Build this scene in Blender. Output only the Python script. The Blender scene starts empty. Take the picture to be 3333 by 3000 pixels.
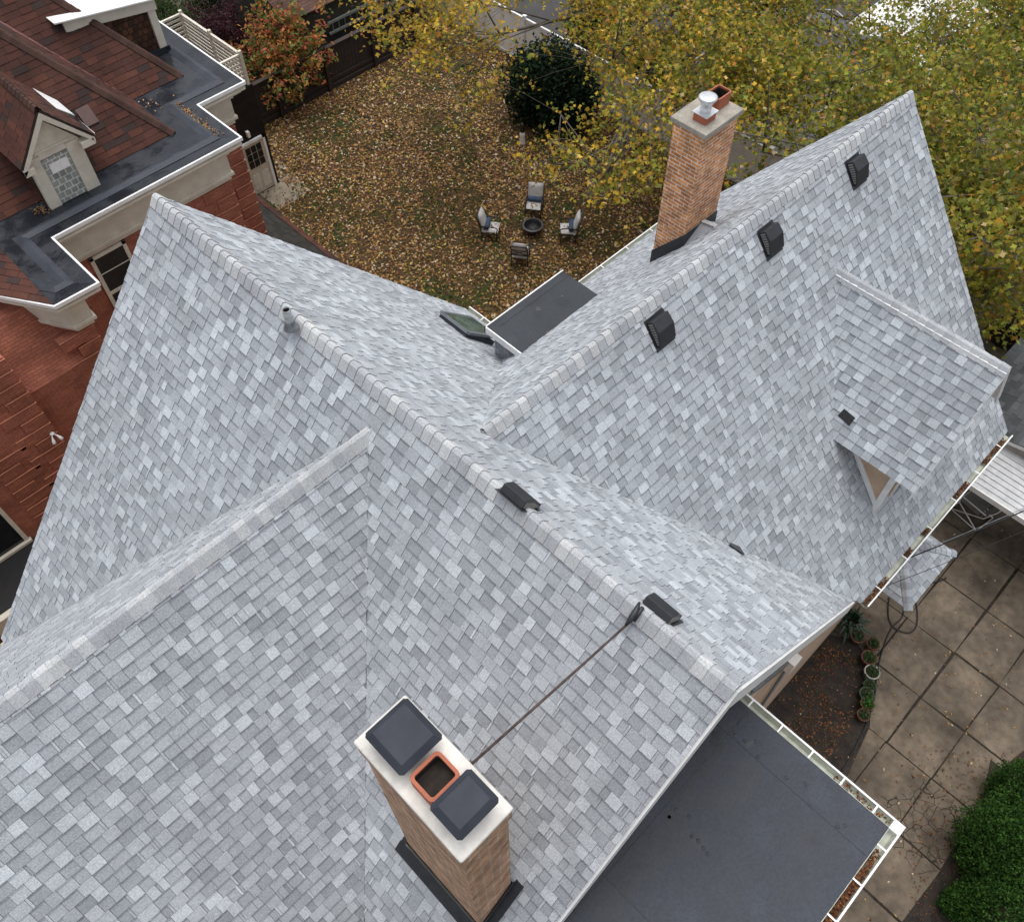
import bpy, math, random
import numpy as np
from mathutils import Vector, Matrix
random.seed(7); rng=np.random.default_rng(7)
scn=bpy.context.scene; COL=scn.collection
V=Vector
# ---------------- camera ----------------
RT=V((0.70847438,-0.70571219,-0.00586225)); UP=V((0.58482613,0.58242522,0.56458769)); FW=V((0.39502209,0.40342431,-0.82535227))
CAM=V((-3.44234,-4.29409,20.8)); F=2886.325; CX,CY=1666.5,1500.0
cam=bpy.data.cameras.new('camera'); cam.sensor_width=36; cam.lens=F/3333*36; cam.clip_end=600; cam.clip_start=.1
co=bpy.data.objects.new('camera',cam); COL.objects.link(co)
M=Matrix((RT,UP,-FW)).transposed().to_4x4(); M.translation=CAM; co.matrix_world=M; scn.camera=co
# ---------------- sky, sun, exposure (overcast) ----------------
w=bpy.data.worlds.new('World'); scn.world=w; w.use_nodes=True; nt=w.node_tree
sky=nt.nodes.new('ShaderNodeTexSky'); sky.sky_type='NISHITA'; sky.sun_disc=False
SE,SR=math.radians(79),math.radians(48)
sky.sun_elevation=SE; sky.sun_rotation=SR; sky.dust_density=4; sky.ozone_density=1
hs=nt.nodes.new('ShaderNodeHueSaturation'); hs.inputs['Saturation'].default_value=.3
nt.links.new(sky.outputs[0],hs.inputs['Color']); nt.links.new(hs.outputs[0],nt.nodes['Background'].inputs[0])
nt.nodes['Background'].inputs[1].default_value=.15
sl=bpy.data.lights.new('sun','SUN'); sl.energy=1.1; sl.angle=math.radians(70); sl.color=(1,.985,.96)
so=bpy.data.objects.new('sun',sl); COL.objects.link(so)
sd=V((math.sin(SR)*math.cos(SE),math.cos(SR)*math.cos(SE),math.sin(SE)))
so.rotation_euler=sd.to_track_quat('Z','Y').to_euler()
scn.view_settings.view_transform='Standard'; scn.view_settings.look='None'; scn.view_settings.exposure=0.3; scn.view_settings.gamma=1
# ---------------- helpers ----------------
def at(u,v,val,ax=2):
    r=FW+RT*((u-CX)/F)-UP*((v-CY)/F); t=(val-CAM[ax])/r[ax]; return CAM+r*t
def onplane(u,v,n,d):
    r=FW+RT*((u-CX)/F)-UP*((v-CY)/F); n=V(n); t=(d-n.dot(CAM))/n.dot(r); return CAM+r*t
def tag(o,label=None,cat=None,group=None,kind=None):
    if label:o['label']=label
    if cat:o['category']=cat
    if group:o['group']=group
    if kind:o['kind']=kind
    return o
def empty(name,loc=(0,0,0),rz=0,parent=None):
    o=bpy.data.objects.new(name,None); COL.objects.link(o); o.location=loc; o.rotation_euler=(0,0,rz); o.empty_display_size=.2
    if parent:o.parent=parent
    return o
def link(name,me,parent=None):
    o=bpy.data.objects.new(name,me); COL.objects.link(o)
    if parent:o.parent=parent
    return o
def copy_tree(o,parent=None):
    c=o.copy(); COL.objects.link(c); c.parent=parent
    for ch in [x for x in scn.objects if x.parent==o]: copy_tree(ch,c)
    return c
class MB:
    def __init__(s): s.v=[];s.f=[];s.c=[];s.smooth=[];s.ps=[]
    def face(s,pts,col=(1,1,1),sm=False):
        i=len(s.v); s.v+= [tuple(p) for p in pts]; s.f.append(list(range(i,i+len(pts)))); s.c.append(col); s.smooth.append(sm); return s
    def mesh(s,vs,fs,col=(1,1,1),sm=False):
        i=len(s.v); s.ps.append((i,len(s.f))); s.v+=[tuple(p) for p in vs]
        for f in fs: s.f.append([i+k for k in f]); s.c.append(col); s.smooth.append(sm)
        return s
    def poly(s,pts): pts=list(pts); return s.mesh(pts,[tuple(range(len(pts)))])
    def box(s,a,b,col=(1,1,1)):
        (x0,y0,z0),(x1,y1,z1)=a,b
        vs=[(x0,y0,z0),(x1,y0,z0),(x1,y1,z0),(x0,y1,z0),(x0,y0,z1),(x1,y0,z1),(x1,y1,z1),(x0,y1,z1)]
        return s.mesh(vs,[(0,3,2,1),(4,5,6,7),(0,1,5,4),(1,2,6,5),(2,3,7,6),(3,0,4,7)],col)
    def bar(s,p,q,wd,ht,col=(1,1,1),up=(0,0,1)):
        p,q=V(p),V(q); d=(q-p).normalized(); u=V(up)
        if abs(d.dot(u))>.95:u=V((1,0,0))
        r=d.cross(u).normalized()*wd/2; h=r.cross(d).normalized()*ht/2
        vs=[p-r-h,p+r-h,p+r+h,p-r+h,q-r-h,q+r-h,q+r+h,q-r+h]
        return s.mesh(vs,[(0,1,2,3)[::-1],(4,5,6,7),(0,1,5,4),(1,2,6,5),(2,3,7,6),(3,0,4,7)],col)
    def prism(s,poly,vec,col=(1,1,1)):
        vec=V(vec); a=[V(p) for p in poly]; b=[p+vec for p in a]; n=len(a)
        return s.mesh(a+b,[tuple(range(n))[::-1],tuple(range(n,2*n))]+[(i,(i+1)%n,n+(i+1)%n,n+i) for i in range(n)],col)
    def tube(s,pts,rad,n=8,col=(1,1,1),cap=True):
        pts=[V(p) for p in pts]; m=len(pts)
        if not hasattr(rad,'__len__'): rad=[rad]*m
        vs=[];prev=None
        for i,p in enumerate(pts):
            d=(pts[min(i+1,m-1)]-pts[max(i-1,0)]).normalized()
            if prev is None:
                a=d.cross(V((0,0,1)) if abs(d.z)<.9 else V((1,0,0))).normalized()
            else: a=(prev-d*prev.dot(d)).normalized()
            prev=a; b=d.cross(a)
            for k in range(n):
                t=2*math.pi*k/n; vs.append(p+(a*math.cos(t)+b*math.sin(t))*rad[i])
        fs=[(i*n+k,i*n+(k+1)%n,(i+1)*n+(k+1)%n,(i+1)*n+k) for i in range(m-1) for k in range(n)]
        if cap: fs+=[tuple(range(n))[::-1],tuple(range((m-1)*n,m*n))]
        return s.mesh(vs,fs,col,True)
    def lathe(s,prof,c=(0,0,0),n=20,col=(1,1,1)):
        vs=[];c=V(c)
        for r,z in prof:
            for k in range(n):
                t=2*math.pi*k/n; vs.append(c+V((r*math.cos(t),r*math.sin(t),z)))
        fs=[(i*n+k,i*n+(k+1)%n,(i+1)*n+(k+1)%n,(i+1)*n+k) for i in range(len(prof)-1) for k in range(n)]
        return s.mesh(vs,fs,col,True)
    def each(s,name,mat,parent=None,k=1,**kw):
        out=[]; ps=s.ps+[(len(s.v),len(s.f))]
        for i in range(0,len(s.ps),k):
            (v0,f0),(v1,f1)=ps[i],ps[min(i+k,len(ps)-1)]; m=MB(); m.v=s.v[v0:v1]; m.f=[[q-v0 for q in f] for f in s.f[f0:f1]]; m.c=s.c[f0:f1]; m.smooth=s.smooth[f0:f1]; out.append(m.build(name,mat,parent,**kw))
        return out
    def build(s,name,mat,parent=None,uv=True,bevel=0,attr=False):
        me=bpy.data.meshes.new(name); me.from_pydata(s.v,[],s.f)
        me.materials.append(mat); me.update()
        if any(s.smooth): me.polygons.foreach_set('use_smooth',s.smooth)
        if uv:
            ul=me.uv_layers.new(name='UVMap'); arr=np.zeros(len(me.loops)*2)
            for p in me.polygons:
                n=p.normal
                if abs(n.z)<.97: u=V((-n.y,n.x,0)).normalized(); vv=n.cross(u)
                else: u=V((1,0,0)); vv=V((0,1,0))
                for li in p.loop_indices:
                    c=me.vertices[me.loops[li].vertex_index].co; arr[2*li]=c.dot(u); arr[2*li+1]=c.dot(vv)
            ul.data.foreach_set('uv',arr)
        if attr:
            ca=me.color_attributes.new('Col','FLOAT_COLOR','CORNER'); a=[]
            for f,c in zip(s.f,s.c): a+= [*c,1]*len(f)
            ca.data.foreach_set('color',a)
        o=link(name,me,parent)
        if bevel:
            b=o.modifiers.new('bevel','BEVEL'); b.width=bevel; b.segments=2; b.limit_method='ANGLE'
        return o
# ---------------- materials ----------------
def newmat(name):
    m=bpy.data.materials.new(name); m.use_nodes=True; n=m.node_tree; return m,n,n.nodes['Principled BSDF']
def N(n,t,**k):
    x=n.nodes.new(t)
    for a,b in k.items():
        if a in x.inputs: x.inputs[a].default_value=b
        else: setattr(x,a,b)
    return x
def mul_noise(n,col_out,lo,hi,scale,detail=4,coord='Object',stretch=None):
    tc=N(n,'ShaderNodeTexCoord'); nz=N(n,'ShaderNodeTexNoise'); nz.inputs['Scale'].default_value=scale; nz.inputs['Detail'].default_value=detail
    if stretch:
        mp=N(n,'ShaderNodeMapping'); mp.inputs['Scale'].default_value=stretch; n.links.new(tc.outputs[coord],mp.inputs[0]); n.links.new(mp.outputs[0],nz.inputs['Vector'])
    else: n.links.new(tc.outputs[coord],nz.inputs['Vector'])
    mr=N(n,'ShaderNodeMapRange'); mr.inputs[1].default_value=.3; mr.inputs[2].default_value=.7; mr.inputs[3].default_value=lo; mr.inputs[4].default_value=hi
    n.links.new(nz.outputs[0],mr.inputs[0])
    mx=N(n,'ShaderNodeMix',data_type='RGBA',blend_type='MULTIPLY'); mx.inputs[0].default_value=1
    n.links.new(col_out,mx.inputs[6]); n.links.new(mr.outputs[0],mx.inputs[7]); return mx.outputs[2],nz
def plain(name,col,rough=.6,noise=((.85,1.12,6),),metal=0,bump=0,spec=.5):
    m,n,b=newmat(name); rgb=N(n,'ShaderNodeRGB'); rgb.outputs[0].default_value=(*col,1); c=rgb.outputs[0]; nz=None
    for lo,hi,sc in noise: c,nz=mul_noise(n,c,lo,hi,sc)
    n.links.new(c,b.inputs['Base Color']); b.inputs['Roughness'].default_value=rough; b.inputs['Metallic'].default_value=metal
    b.inputs['Specular IOR Level'].default_value=spec
    if bump and nz:
        bp=N(n,'ShaderNodeBump'); bp.inputs['Strength'].default_value=bump; bp.inputs['Distance'].default_value=.02; n.links.new(nz.outputs[0],bp.inputs['Height']); n.links.new(bp.outputs[0],b.inputs['Normal'])
    return m
def attrmat(name,rough=.85,noise=((.8,1.2,60),(.92,1.06,.9)),spec=.3,trans=0,bump=0):
    m,n,b=newmat(name); a=N(n,'ShaderNodeAttribute',attribute_name='Col'); c=a.outputs[0]; first=None
    for lo,hi,sc in noise:
        c,nz=mul_noise(n,c,lo,hi,sc)
        if first is None:first=nz
    n.links.new(c,b.inputs['Base Color']); b.inputs['Roughness'].default_value=rough; b.inputs['Specular IOR Level'].default_value=spec
    if bump:
        bp=N(n,'ShaderNodeBump'); bp.inputs['Strength'].default_value=bump; bp.inputs['Distance'].default_value=.01; n.links.new(first.outputs[0],bp.inputs['Height']); n.links.new(bp.outputs[0],b.inputs['Normal'])
    if trans:
        t=N(n,'ShaderNodeBsdfTranslucent'); n.links.new(c,t.inputs[0]); mx=N(n,'ShaderNodeMixShader'); mx.inputs[0].default_value=trans
        n.links.new(b.outputs[0],mx.inputs[1]); n.links.new(t.outputs[0],mx.inputs[2]); n.links.new(mx.outputs[0],n.nodes['Material Output'].inputs[0])
    return m
def brickmat(name,c1,c2,mortar,bw=.21,bh=.0677,ms=.01,noise=(.75,1.2,3),rough=.85,bias=0,fine=None):
    m,n,b=newmat(name); tc=N(n,'ShaderNodeTexCoord'); br=N(n,'ShaderNodeTexBrick')
    n.links.new(tc.outputs['UV'],br.inputs['Vector'])
    for k,x in (('Color1',(*c1,1)),('Color2',(*c2,1)),('Mortar',(*mortar,1)),('Scale',1),('Mortar Size',ms),('Mortar Smooth',.1),('Bias',bias),('Brick Width',bw),('Row Height',bh)): br.inputs[k].default_value=x
    c,_=mul_noise(n,br.outputs[0],noise[0],noise[1],noise[2])
    c,_=mul_noise(n,c,.85,1.12,40)
    if fine: c,_=mul_noise(n,c,fine[0],fine[1],fine[2])
    n.links.new(c,b.inputs['Base Color']); b.inputs['Roughness'].default_value=rough; b.inputs['Specular IOR Level'].default_value=.25
    bp=N(n,'ShaderNodeBump'); bp.inputs['Strength'].default_value=.6; bp.inputs['Distance'].default_value=.006; bp.invert=True
    n.links.new(br.outputs[1],bp.inputs['Height']); n.links.new(bp.outputs[0],b.inputs['Normal']); return m
MT={}
MT['shingle']=attrmat('granule_shingle',.9,((.68,1.3,130),(.84,1.15,55),(.88,1.05,2.6),(.93,1.05,.6)),.2)
MT['underlay']=plain('underlay',(.06,.063,.07),.9)
MT['seamgrey']=plain('seam_grey',(.13,.135,.145),.9)
MT['white']=plain('white_paint',(.86,.86,.85),.5,((.88,1.05,5),))
MT['cream']=plain('cream_paint',(.70,.655,.55),.5,((.86,1.05,4),(.94,1.03,30)))
MT['gutter']=plain('gutter_aluminium',(.48,.50,.42),.45,((.7,1.1,8),))
MT['peach']=plain('peach_stucco',(.56,.40,.28),.9,((.85,1.1,3),(.9,1.08,60)))
MT['blackmetal']=plain('black_metal',(.022,.024,.028),.42,((.8,1.3,8),))
MT['capmetal']=plain('slate_painted_metal',(.036,.041,.053),.62,((.85,1.2,5),),spec=.25)
MT['galv']=plain('galvanised_steel',(.20,.22,.235),.45,((.6,1.2,14),),.25)
MT['crownwhite']=plain('white_crown_coating',(.80,.77,.71),.55,((.66,1.06,3.2),(.9,1.04,22)))
MT['concrete']=plain('grey_concrete',(.36,.33,.28),.85,((.7,1.15,5),(.8,1.15,50)),bump=.3)
MT['terracotta']=plain('terracotta_clay',(.42,.13,.07),.75,((.8,1.1,9),))
MT['sootshade']=plain('sooty_shaded_clay',(.025,.018,.014),.9,((.5,1.6,12),))
MT['orangebrick']=brickmat('orange_brick',(.68,.29,.10),(.42,.15,.065),(.66,.57,.46),.205,.0677,.009,(.6,1.35,5),bias=-.15)
MT['narrowbrick']=brickmat('narrow_brown_brick',(.60,.28,.105),(.33,.15,.075),(.50,.42,.34),.205,.055,.011,(.6,1.4,6))
MT['redbrick']=brickmat('red_brick',(.42,.155,.098),(.32,.115,.077),(.22,.095,.07),.2,.067,.006,(.75,1.2,1.6))
MT['quoin']=plain('quoin_brick',(.23,.062,.034),.85,((.8,1.15,5),))
MT['quoinedge']=plain('quoin_ledge',(.46,.185,.11),.85,((.8,1.15,5),))
MT['glass']=plain('dark_window_glass',(.010,.012,.014),.08,((.6,1.6,2),))
MT['glassblock']=brickmat('glass_block',(.34,.36,.34),(.24,.27,.25),(.62,.62,.58),.145,.145,.012,(.8,1.2,8),.25)
MT['greenglass']=plain('skylight_glass',(.10,.13,.105),.08,((.5,1.8,3),))
MT['bark']=plain('grey_bark',(.12,.105,.085),.95,((.6,1.3,4),(.7,1.2,30)),bump=.6)
MT['darkbark']=plain('wet_bark',(.032,.024,.018),.95,((.5,1.4,6),(.7,1.2,40)),bump=.8)
MT['twig']=plain('twig_bark',(.17,.155,.125),.9)
MT['leaf']=attrmat('leaf',.6,((.75,1.2,9),),.3,.4)
MT['needle']=attrmat('evergreen_spray',.8,((.7,1.25,12),),.12,.12)
MT['brownwood']=plain('dark_brown_stain',(.038,.025,.022),.75,((.7,1.25,9),))
MT['vinyl']=plain('pale_vinyl',(.87,.85,.81),.5,((.9,1.05,3),))
MT['vinyltrim']=plain('bright_vinyl',(.78,.78,.77),.4,((.9,1.04,5),))
MT['soil']=plain('dark_soil',(.030,.023,.018),.95,((.5,1.5,4),(.6,1.4,40)),bump=.7)
MT['cushion']=plain('grey_cushion',(.58,.57,.56),.95,((.88,1.06,10),))
MT['blue']=plain('slate_blue_cloth',(.045,.075,.13),.9)
MT['iron']=plain('black_iron',(.012,.012,.014),.5)
MT['rubber']=plain('black_rubber',(.012,.012,.012),.55)
MT['fallen']=attrmat('fallen_leaf',.8,((.7,1.25,30),),.2)
MT['rust']=plain('rusty_rod',(.10,.07,.06),.8,((.6,1.3,12),),.3)
MT['pink']=plain('faded_pink_metal',(.20,.09,.085),.6,((.8,1.2,6),))
MT['redshingle']=attrmat('red_shingle',.9,((.7,1.3,90),(.75,1.2,1.2)),.2)
MT['shake']=brickmat('brown_shake',(.12,.055,.03),(.05,.026,.018),(.012,.008,.006),.14,.15,.008,(.5,1.4,3))
# wet membrane with puddle gloss and blotches
def membrane(name,c,rlo,rhi,sc,bumps=.25,spec=.5):
    m,n,b=newmat(name); b.inputs['Specular IOR Level'].default_value=spec; tc=N(n,'ShaderNodeTexCoord')
    rgb=N(n,'ShaderNodeRGB'); rgb.outputs[0].default_value=(*c,1)
    c1,nz=mul_noise(n,rgb.outputs[0],.72,1.35,sc); c2,nz2=mul_noise(n,c1,.85,1.2,38); c3,nz3=mul_noise(n,c2,.9,1.15,.5)
    n.links.new(c3,b.inputs['Base Color'])
    mr=N(n,'ShaderNodeMapRange'); mr.inputs[1].default_value=.42; mr.inputs[2].default_value=.6; mr.inputs[3].default_value=rlo; mr.inputs[4].default_value=rhi
    n.links.new(nz.outputs[0],mr.inputs[0]); n.links.new(mr.outputs[0],b.inputs['Roughness'])
    bp=N(n,'ShaderNodeBump'); bp.inputs['Strength'].default_value=bumps; bp.inputs['Distance'].default_value=.05; n.links.new(nz.outputs[0],bp.inputs['Height']); n.links.new(bp.outputs[0],b.inputs['Normal'])
    return m
MT['epdm']=membrane('dark_rubber_membrane',(.040,.046,.058),.5,.65,2.2,.10,.28)
MT['epdm2']=membrane('worn_rubber_membrane',(.038,.043,.050),.5,.7,2.0,.12,.25)
MT['wetroof']=membrane('wet_black_membrane',(.017,.020,.026),.15,.5,2.3,.5,.4)
def patiomat():
    m,n,b=newmat('weathered_patio_concrete'); rgb=N(n,'ShaderNodeRGB'); rgb.outputs[0].default_value=(.175,.140,.103,1)
    c,_=mul_noise(n,rgb.outputs[0],.42,1.3,.75,5); c,_=mul_noise(n,c,.7,1.15,5); c,nz=mul_noise(n,c,.78,1.2,70)
    tc=N(n,'ShaderNodeTexCoord'); nzd=N(n,'ShaderNodeTexNoise'); nzd.inputs['Scale'].default_value=3
    vo=N(n,'ShaderNodeTexVoronoi',feature='DISTANCE_TO_EDGE'); vo.inputs['Scale'].default_value=3.6
    ad=N(n,'ShaderNodeMixRGB'); ad.blend_type='ADD'; ad.inputs[0].default_value=.12
    n.links.new(tc.outputs['Object'],nzd.inputs['Vector']); n.links.new(tc.outputs['Object'],ad.inputs[1]); n.links.new(nzd.outputs[1],ad.inputs[2]); n.links.new(ad.outputs[0],vo.inputs['Vector'])
    lt=N(n,'ShaderNodeMath',operation='LESS_THAN'); lt.inputs[1].default_value=.022; n.links.new(vo.outputs[0],lt.inputs[0])
    # region of crazing
    dist=N(n,'ShaderNodeVectorMath',operation='DISTANCE'); n.links.new(tc.outputs['Object'],dist.inputs[0]); p=at(3010,2700,0); dist.inputs[1].default_value=(p.x,p.y,0)
    d2=N(n,'ShaderNodeMath',operation='ADD'); nz2=N(n,'ShaderNodeTexNoise'); nz2.inputs['Scale'].default_value=1.5; n.links.new(tc.outputs['Object'],nz2.inputs['Vector']); n.links.new(dist.outputs['Value'],d2.inputs[0]); n.links.new(nz2.outputs[0],d2.inputs[1])
    l2=N(n,'ShaderNodeMath',operation='LESS_THAN'); l2.inputs[1].default_value=1.45; n.links.new(d2.outputs[0],l2.inputs[0])
    mu=N(n,'ShaderNodeMath',operation='MULTIPLY'); n.links.new(lt.outputs[0],mu.inputs[0]); n.links.new(l2.outputs[0],mu.inputs[1])
    mx=N(n,'ShaderNodeMix',data_type='RGBA'); n.links.new(mu.outputs[0],mx.inputs[0]); n.links.new(c,mx.inputs[6]); mx.inputs[7].default_value=(.035,.030,.022,1)
    n.links.new(mx.outputs[2],b.inputs['Base Color']); b.inputs['Roughness'].default_value=.85; b.inputs['Specular IOR Level'].default_value=.3
    return m
MT['patio']=patiomat()
def groundmat(name,a,bcol,ccol):
    m,n,b=newmat(name); tc=N(n,'ShaderNodeTexCoord'); nz=N(n,'ShaderNodeTexNoise'); nz.inputs['Scale'].default_value=1.1; nz.inputs['Detail'].default_value=8
    cr=N(n,'ShaderNodeValToRGB'); e=cr.color_ramp.elements; e[0].position=.38; e[0].color=(*a,1); e[1].position=.6; e[1].color=(*bcol,1); x=e.new(.5); x.color=(*ccol,1)
    n.links.new(tc.outputs['Object'],nz.inputs['Vector']); n.links.new(nz.outputs[0],cr.inputs[0]); c,nn=mul_noise(n,cr.outputs[0],.5,1.5,45)
    n.links.new(c,b.inputs['Base Color']); b.inputs['Roughness'].default_value=.95; b.inputs['Specular IOR Level'].default_value=.15
    return m
MT['lawn']=groundmat('leafy_lawn',(.050,.060,.018),(.10,.062,.028),(.075,.050,.022))
MT['ground']=groundmat('ground_soil',(.05,.045,.03),(.10,.09,.07),(.075,.07,.045))
# ---------------- shingle generator ----------------
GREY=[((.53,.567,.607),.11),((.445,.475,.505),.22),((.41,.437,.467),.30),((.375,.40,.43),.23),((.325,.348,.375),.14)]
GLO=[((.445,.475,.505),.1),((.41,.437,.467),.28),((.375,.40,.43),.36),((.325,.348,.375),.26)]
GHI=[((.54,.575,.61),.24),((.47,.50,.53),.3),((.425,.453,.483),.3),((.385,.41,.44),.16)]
def pick(p):
    r=random.random()
    for c,wt in p:
        r-=wt
        if r<=0:break
    k=random.uniform(.95,1.05); return (c[0]*k,c[1]*k,c[2]*k)
def clip(poly,cp):
    out=poly; n=len(cp)
    for i in range(n):
        a,b=cp[i],cp[(i+1)%n]; ex,ey=b[0]-a[0],b[1]-a[1]; inp=out; out=[]
        if not inp:return []
        for j in range(len(inp)):
            p,q=inp[j-1],inp[j]
            dp=ex*(p[1]-a[1])-ey*(p[0]-a[0]); dq=ex*(q[1]-a[1])-ey*(q[0]-a[0])
            if (dp>=0)!=(dq>=0):
                t=dp/(dp-dq); out.append((p[0]+(q[0]-p[0])*t,p[1]+(q[1]-p[1])*t))
            if dq>=0: out.append(q)
    return out
def area2(p): return sum(p[i-1][0]*p[i][1]-p[i][0]*p[i-1][1] for i in range(len(p)))
def shingles(name,O,U,D,poly,parent,pal=GREY,mat='shingle',exp=.143,style='arch',thick=.1,deckmat='white',holes=()):
    O,U,D=V(O),V(U).normalized(),V(D).normalized(); Nn=U.cross(D); 
    if Nn.z<0:Nn=-Nn
    if area2(poly)<0: poly=poly[::-1]
    m=MB(); P=lambda s,t,h:O+U*s+D*t+Nn*h
    m.face([P(s,t,.0) for s,t in poly],(.10,.105,.115) if mat=='shingle' else (.02,.015,.013))
    s0,s1=min(p[0] for p in poly),max(p[0] for p in poly); t0,t1=min(p[1] for p in poly),max(p[1] for p in poly)
    nrow=int((t1-t0)/exp)+1; g=.0018
    for k in range(nrow):
        b=t1-k*exp; a=b-exp; s=s0-random.uniform(0,.3); j=0; raised=random.random()<.5
        if style=='3tab': s=s0-.3+(k%2)*.15
        while s<s1:
            wd=.30 if style=='3tab' else (random.choice((.26,.3,.33)) if style=='red' else random.choice((.03,.08,.11,.13,.15,.16,.17,.18,.2)))
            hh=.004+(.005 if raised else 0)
            rect=[(s+g,a),(s+wd-g,a),(s+wd-g,b-.004),(s+g,b-.004)]
            if style=='3tab' and False: pass
            q=clip(rect,poly)
            if len(q)>=3 and abs(area2(q))>2e-4:
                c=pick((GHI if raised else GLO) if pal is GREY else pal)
                mid=((q[0][0]+q[2][0])/2,(q[0][1]+q[2][1])/2)
                if any(h0<mid[0]<h1 and h2<mid[1]<h3 for h0,h1,h2,h3 in holes): s+=wd; raised=not raised; continue
                hf=lambda t:hh+(t-a)/exp*.007
                top=[P(x,t,hf(t)) for x,t in q]; bot=[P(x,t,0) for x,t in q]; n=len(q); i0=len(m.v)
                m.v+=[tuple(x) for x in top+bot]
                m.f.append([i0+i for i in range(n)]); m.c.append(c); m.smooth.append(False)
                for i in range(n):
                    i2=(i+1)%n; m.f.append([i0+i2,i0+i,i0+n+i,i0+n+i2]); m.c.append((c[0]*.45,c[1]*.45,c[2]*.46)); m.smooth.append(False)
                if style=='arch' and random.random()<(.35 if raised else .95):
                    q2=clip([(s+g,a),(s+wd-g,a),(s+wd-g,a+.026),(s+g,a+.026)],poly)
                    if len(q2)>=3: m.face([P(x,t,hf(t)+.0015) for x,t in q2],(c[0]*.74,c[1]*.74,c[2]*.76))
            s+=wd
            if style!='3tab': raised=not raised if random.random()<.85 else raised
    # orient faces outward
    o=m.build(name,MT[mat],parent,uv=False,attr=True)
    if thick:
        dk=MB(); dk.prism([P(s_,t_,-.004) for s_,t_ in poly],-Nn*thick); dk.build('roof_deck',MT[deckmat],o,uv=False)
    return o
def hipd(Rv,nv):
    d=V(Rv).normalized().cross(V(nv).normalized()); return -d if d.z>0 else d
def ridgecap(name,A,B,D1,D2,parent,pal,mat='shingle',wd=.185,step=.145,lift=.03,flip=False):
    A,B=V(A),V(B); R=(B-A); L=R.length; R.normalize(); D1,D2=V(D1).normalized(),V(D2).normalized(); m=MB(); n=int(L/step)
    up=(-(D1+D2)).normalized()
    offs=[D1*wd,D1*wd*.62,D1*wd*.3+up*.0,(D1+D2)*wd*.06,D2*wd*.3,D2*wd*.62,D2*wd]
    hs_=[.010,.024,.036,.032,.036,.024,.010]
    for k in range(n):
        c=pick(pal); a=A+R*(L*k/n); b=A+R*(L*(k+1)/n+.0); l0,l1=(0,.012)
        j=random.uniform(-.008,.008)
        pa=[a+o+up*(h+lift*.4+l0)+offs[0]*j for o,h in zip(offs,hs_)]; pb=[b+o+up*(h+lift*.4+l1) for o,h in zip(offs,hs_)]
        i0=len(m.v); m.v+=[tuple(x) for x in pa+pb]
        for i in range(6): m.f.append([i0+i,i0+i+1,i0+8+i,i0+7+i]); m.c.append(c); m.smooth.append(False)
        d=(c[0]*.45,c[1]*.45,c[2]*.45); pc=[p-up*.02 for p in pb]; i1=len(m.v); m.v+=[tuple(x) for x in pc]
        for i in range(6): m.f.append([i0+7+i,i0+8+i,i1+i+1,i1+i]); m.c.append(d); m.smooth.append(False)
        for e in (0,6):
            i2=len(m.v); m.v+=[tuple(pa[e]),tuple(pb[e]),tuple(pb[e]-up*.03),tuple(pa[e]-up*.03)]; m.f.append([i2,i2+1,i2+2,i2+3]); m.c.append(d); m.smooth.append(False)
    return m.build(name,MT[mat],parent,uv=False,attr=True)
CAPP=[((.56,.575,.58),.2),((.50,.52,.535),.35),((.44,.462,.485),.45)]
# ---------------- ground ----------------
MB().box((-200,-200,-.5),(200,200,0)).build('ground',MT['ground']); tag(bpy.data.objects['ground'],kind='structure')
def sheet(name,pts,z,mat,kind='structure'):
    return tag(MB().face([(x,y,z) for x,y in pts]).build(name,MT[mat]),kind=kind)
sheet('lawn',[(5,6),(20.75,6),(20.75,23.7),(9.3,23.7),(9.3,20),(5,20)],.004,'lawn')
sheet('garden_soil',[(.8,-3.3),(8.25,-3.3),(8.72,-4.0),(8.4,-4.7),(7.1,-5.45),(5.7,-5.72),(.8,-5.8)],.045,'soil')
a=at(2990,2960,0); 
sheet('shrub_bed',[tuple(at(u,v,.05).xy) for u,v in ((2905,3040),(3055,2840),(3135,2700),(3200,2590),(3225,2470),(3260,2500),(3333,2440),(3500,2500),(3500,3100),(2950,3100))],.05,'soil')
MT['path']=plain('pale_path_concrete',(.26,.215,.155),.9,((.7,1.15,3),(.8,1.15,50)))
sheet('path',[(8.3,19.3),(9.7,19.3),(9.95,21.6),(9.25,21.6),(9.25,20.5),(8.3,20.5)],.012,'path')
MT['asphalt']=plain('grey_asphalt',(.055,.052,.052),.9,((.7,1.2,1),(.7,1.3,40)))
sheet('driveway',[(21.4,-12),(45,-12),(45,40),(21.4,40)],.008,'asphalt')
# patio slabs
pm=MB(); xs=[1.0,2.5,4.0,5.5,7.06,8.56,10.15,11.75,13.4,15.0,16.6,18.2,19.6]; ys=[-3.2,-4.62,-5.92,-7.1,-8.35,-9.6,-10.9]
tag(MB().box((.6,-11,-.02),(19.7,-3.1,.012)).build('patio_base',MT['soil']),kind='structure')
for i in range(len(xs)-1):
    for j in range(len(ys)-1):
        g=.018; x0,x1,y0,y1=xs[i]+g,xs[i+1]-g,ys[j+1]+g,ys[j]-g
        if i%3==1: y0+=.01
        dz=random.uniform(-.004,.004); jt=lambda:random.uniform(-.022,.022)
        pm.prism([(x0+jt(),y0+jt(),-.02),(x1+jt(),y0+jt(),-.02),(x1+jt(),y1+jt(),-.02),(x0+jt(),y1+jt(),-.02)],(0,0,.05+dz))
tag(pm.build('patio',MT['patio'],bevel=.006),kind='structure')
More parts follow.
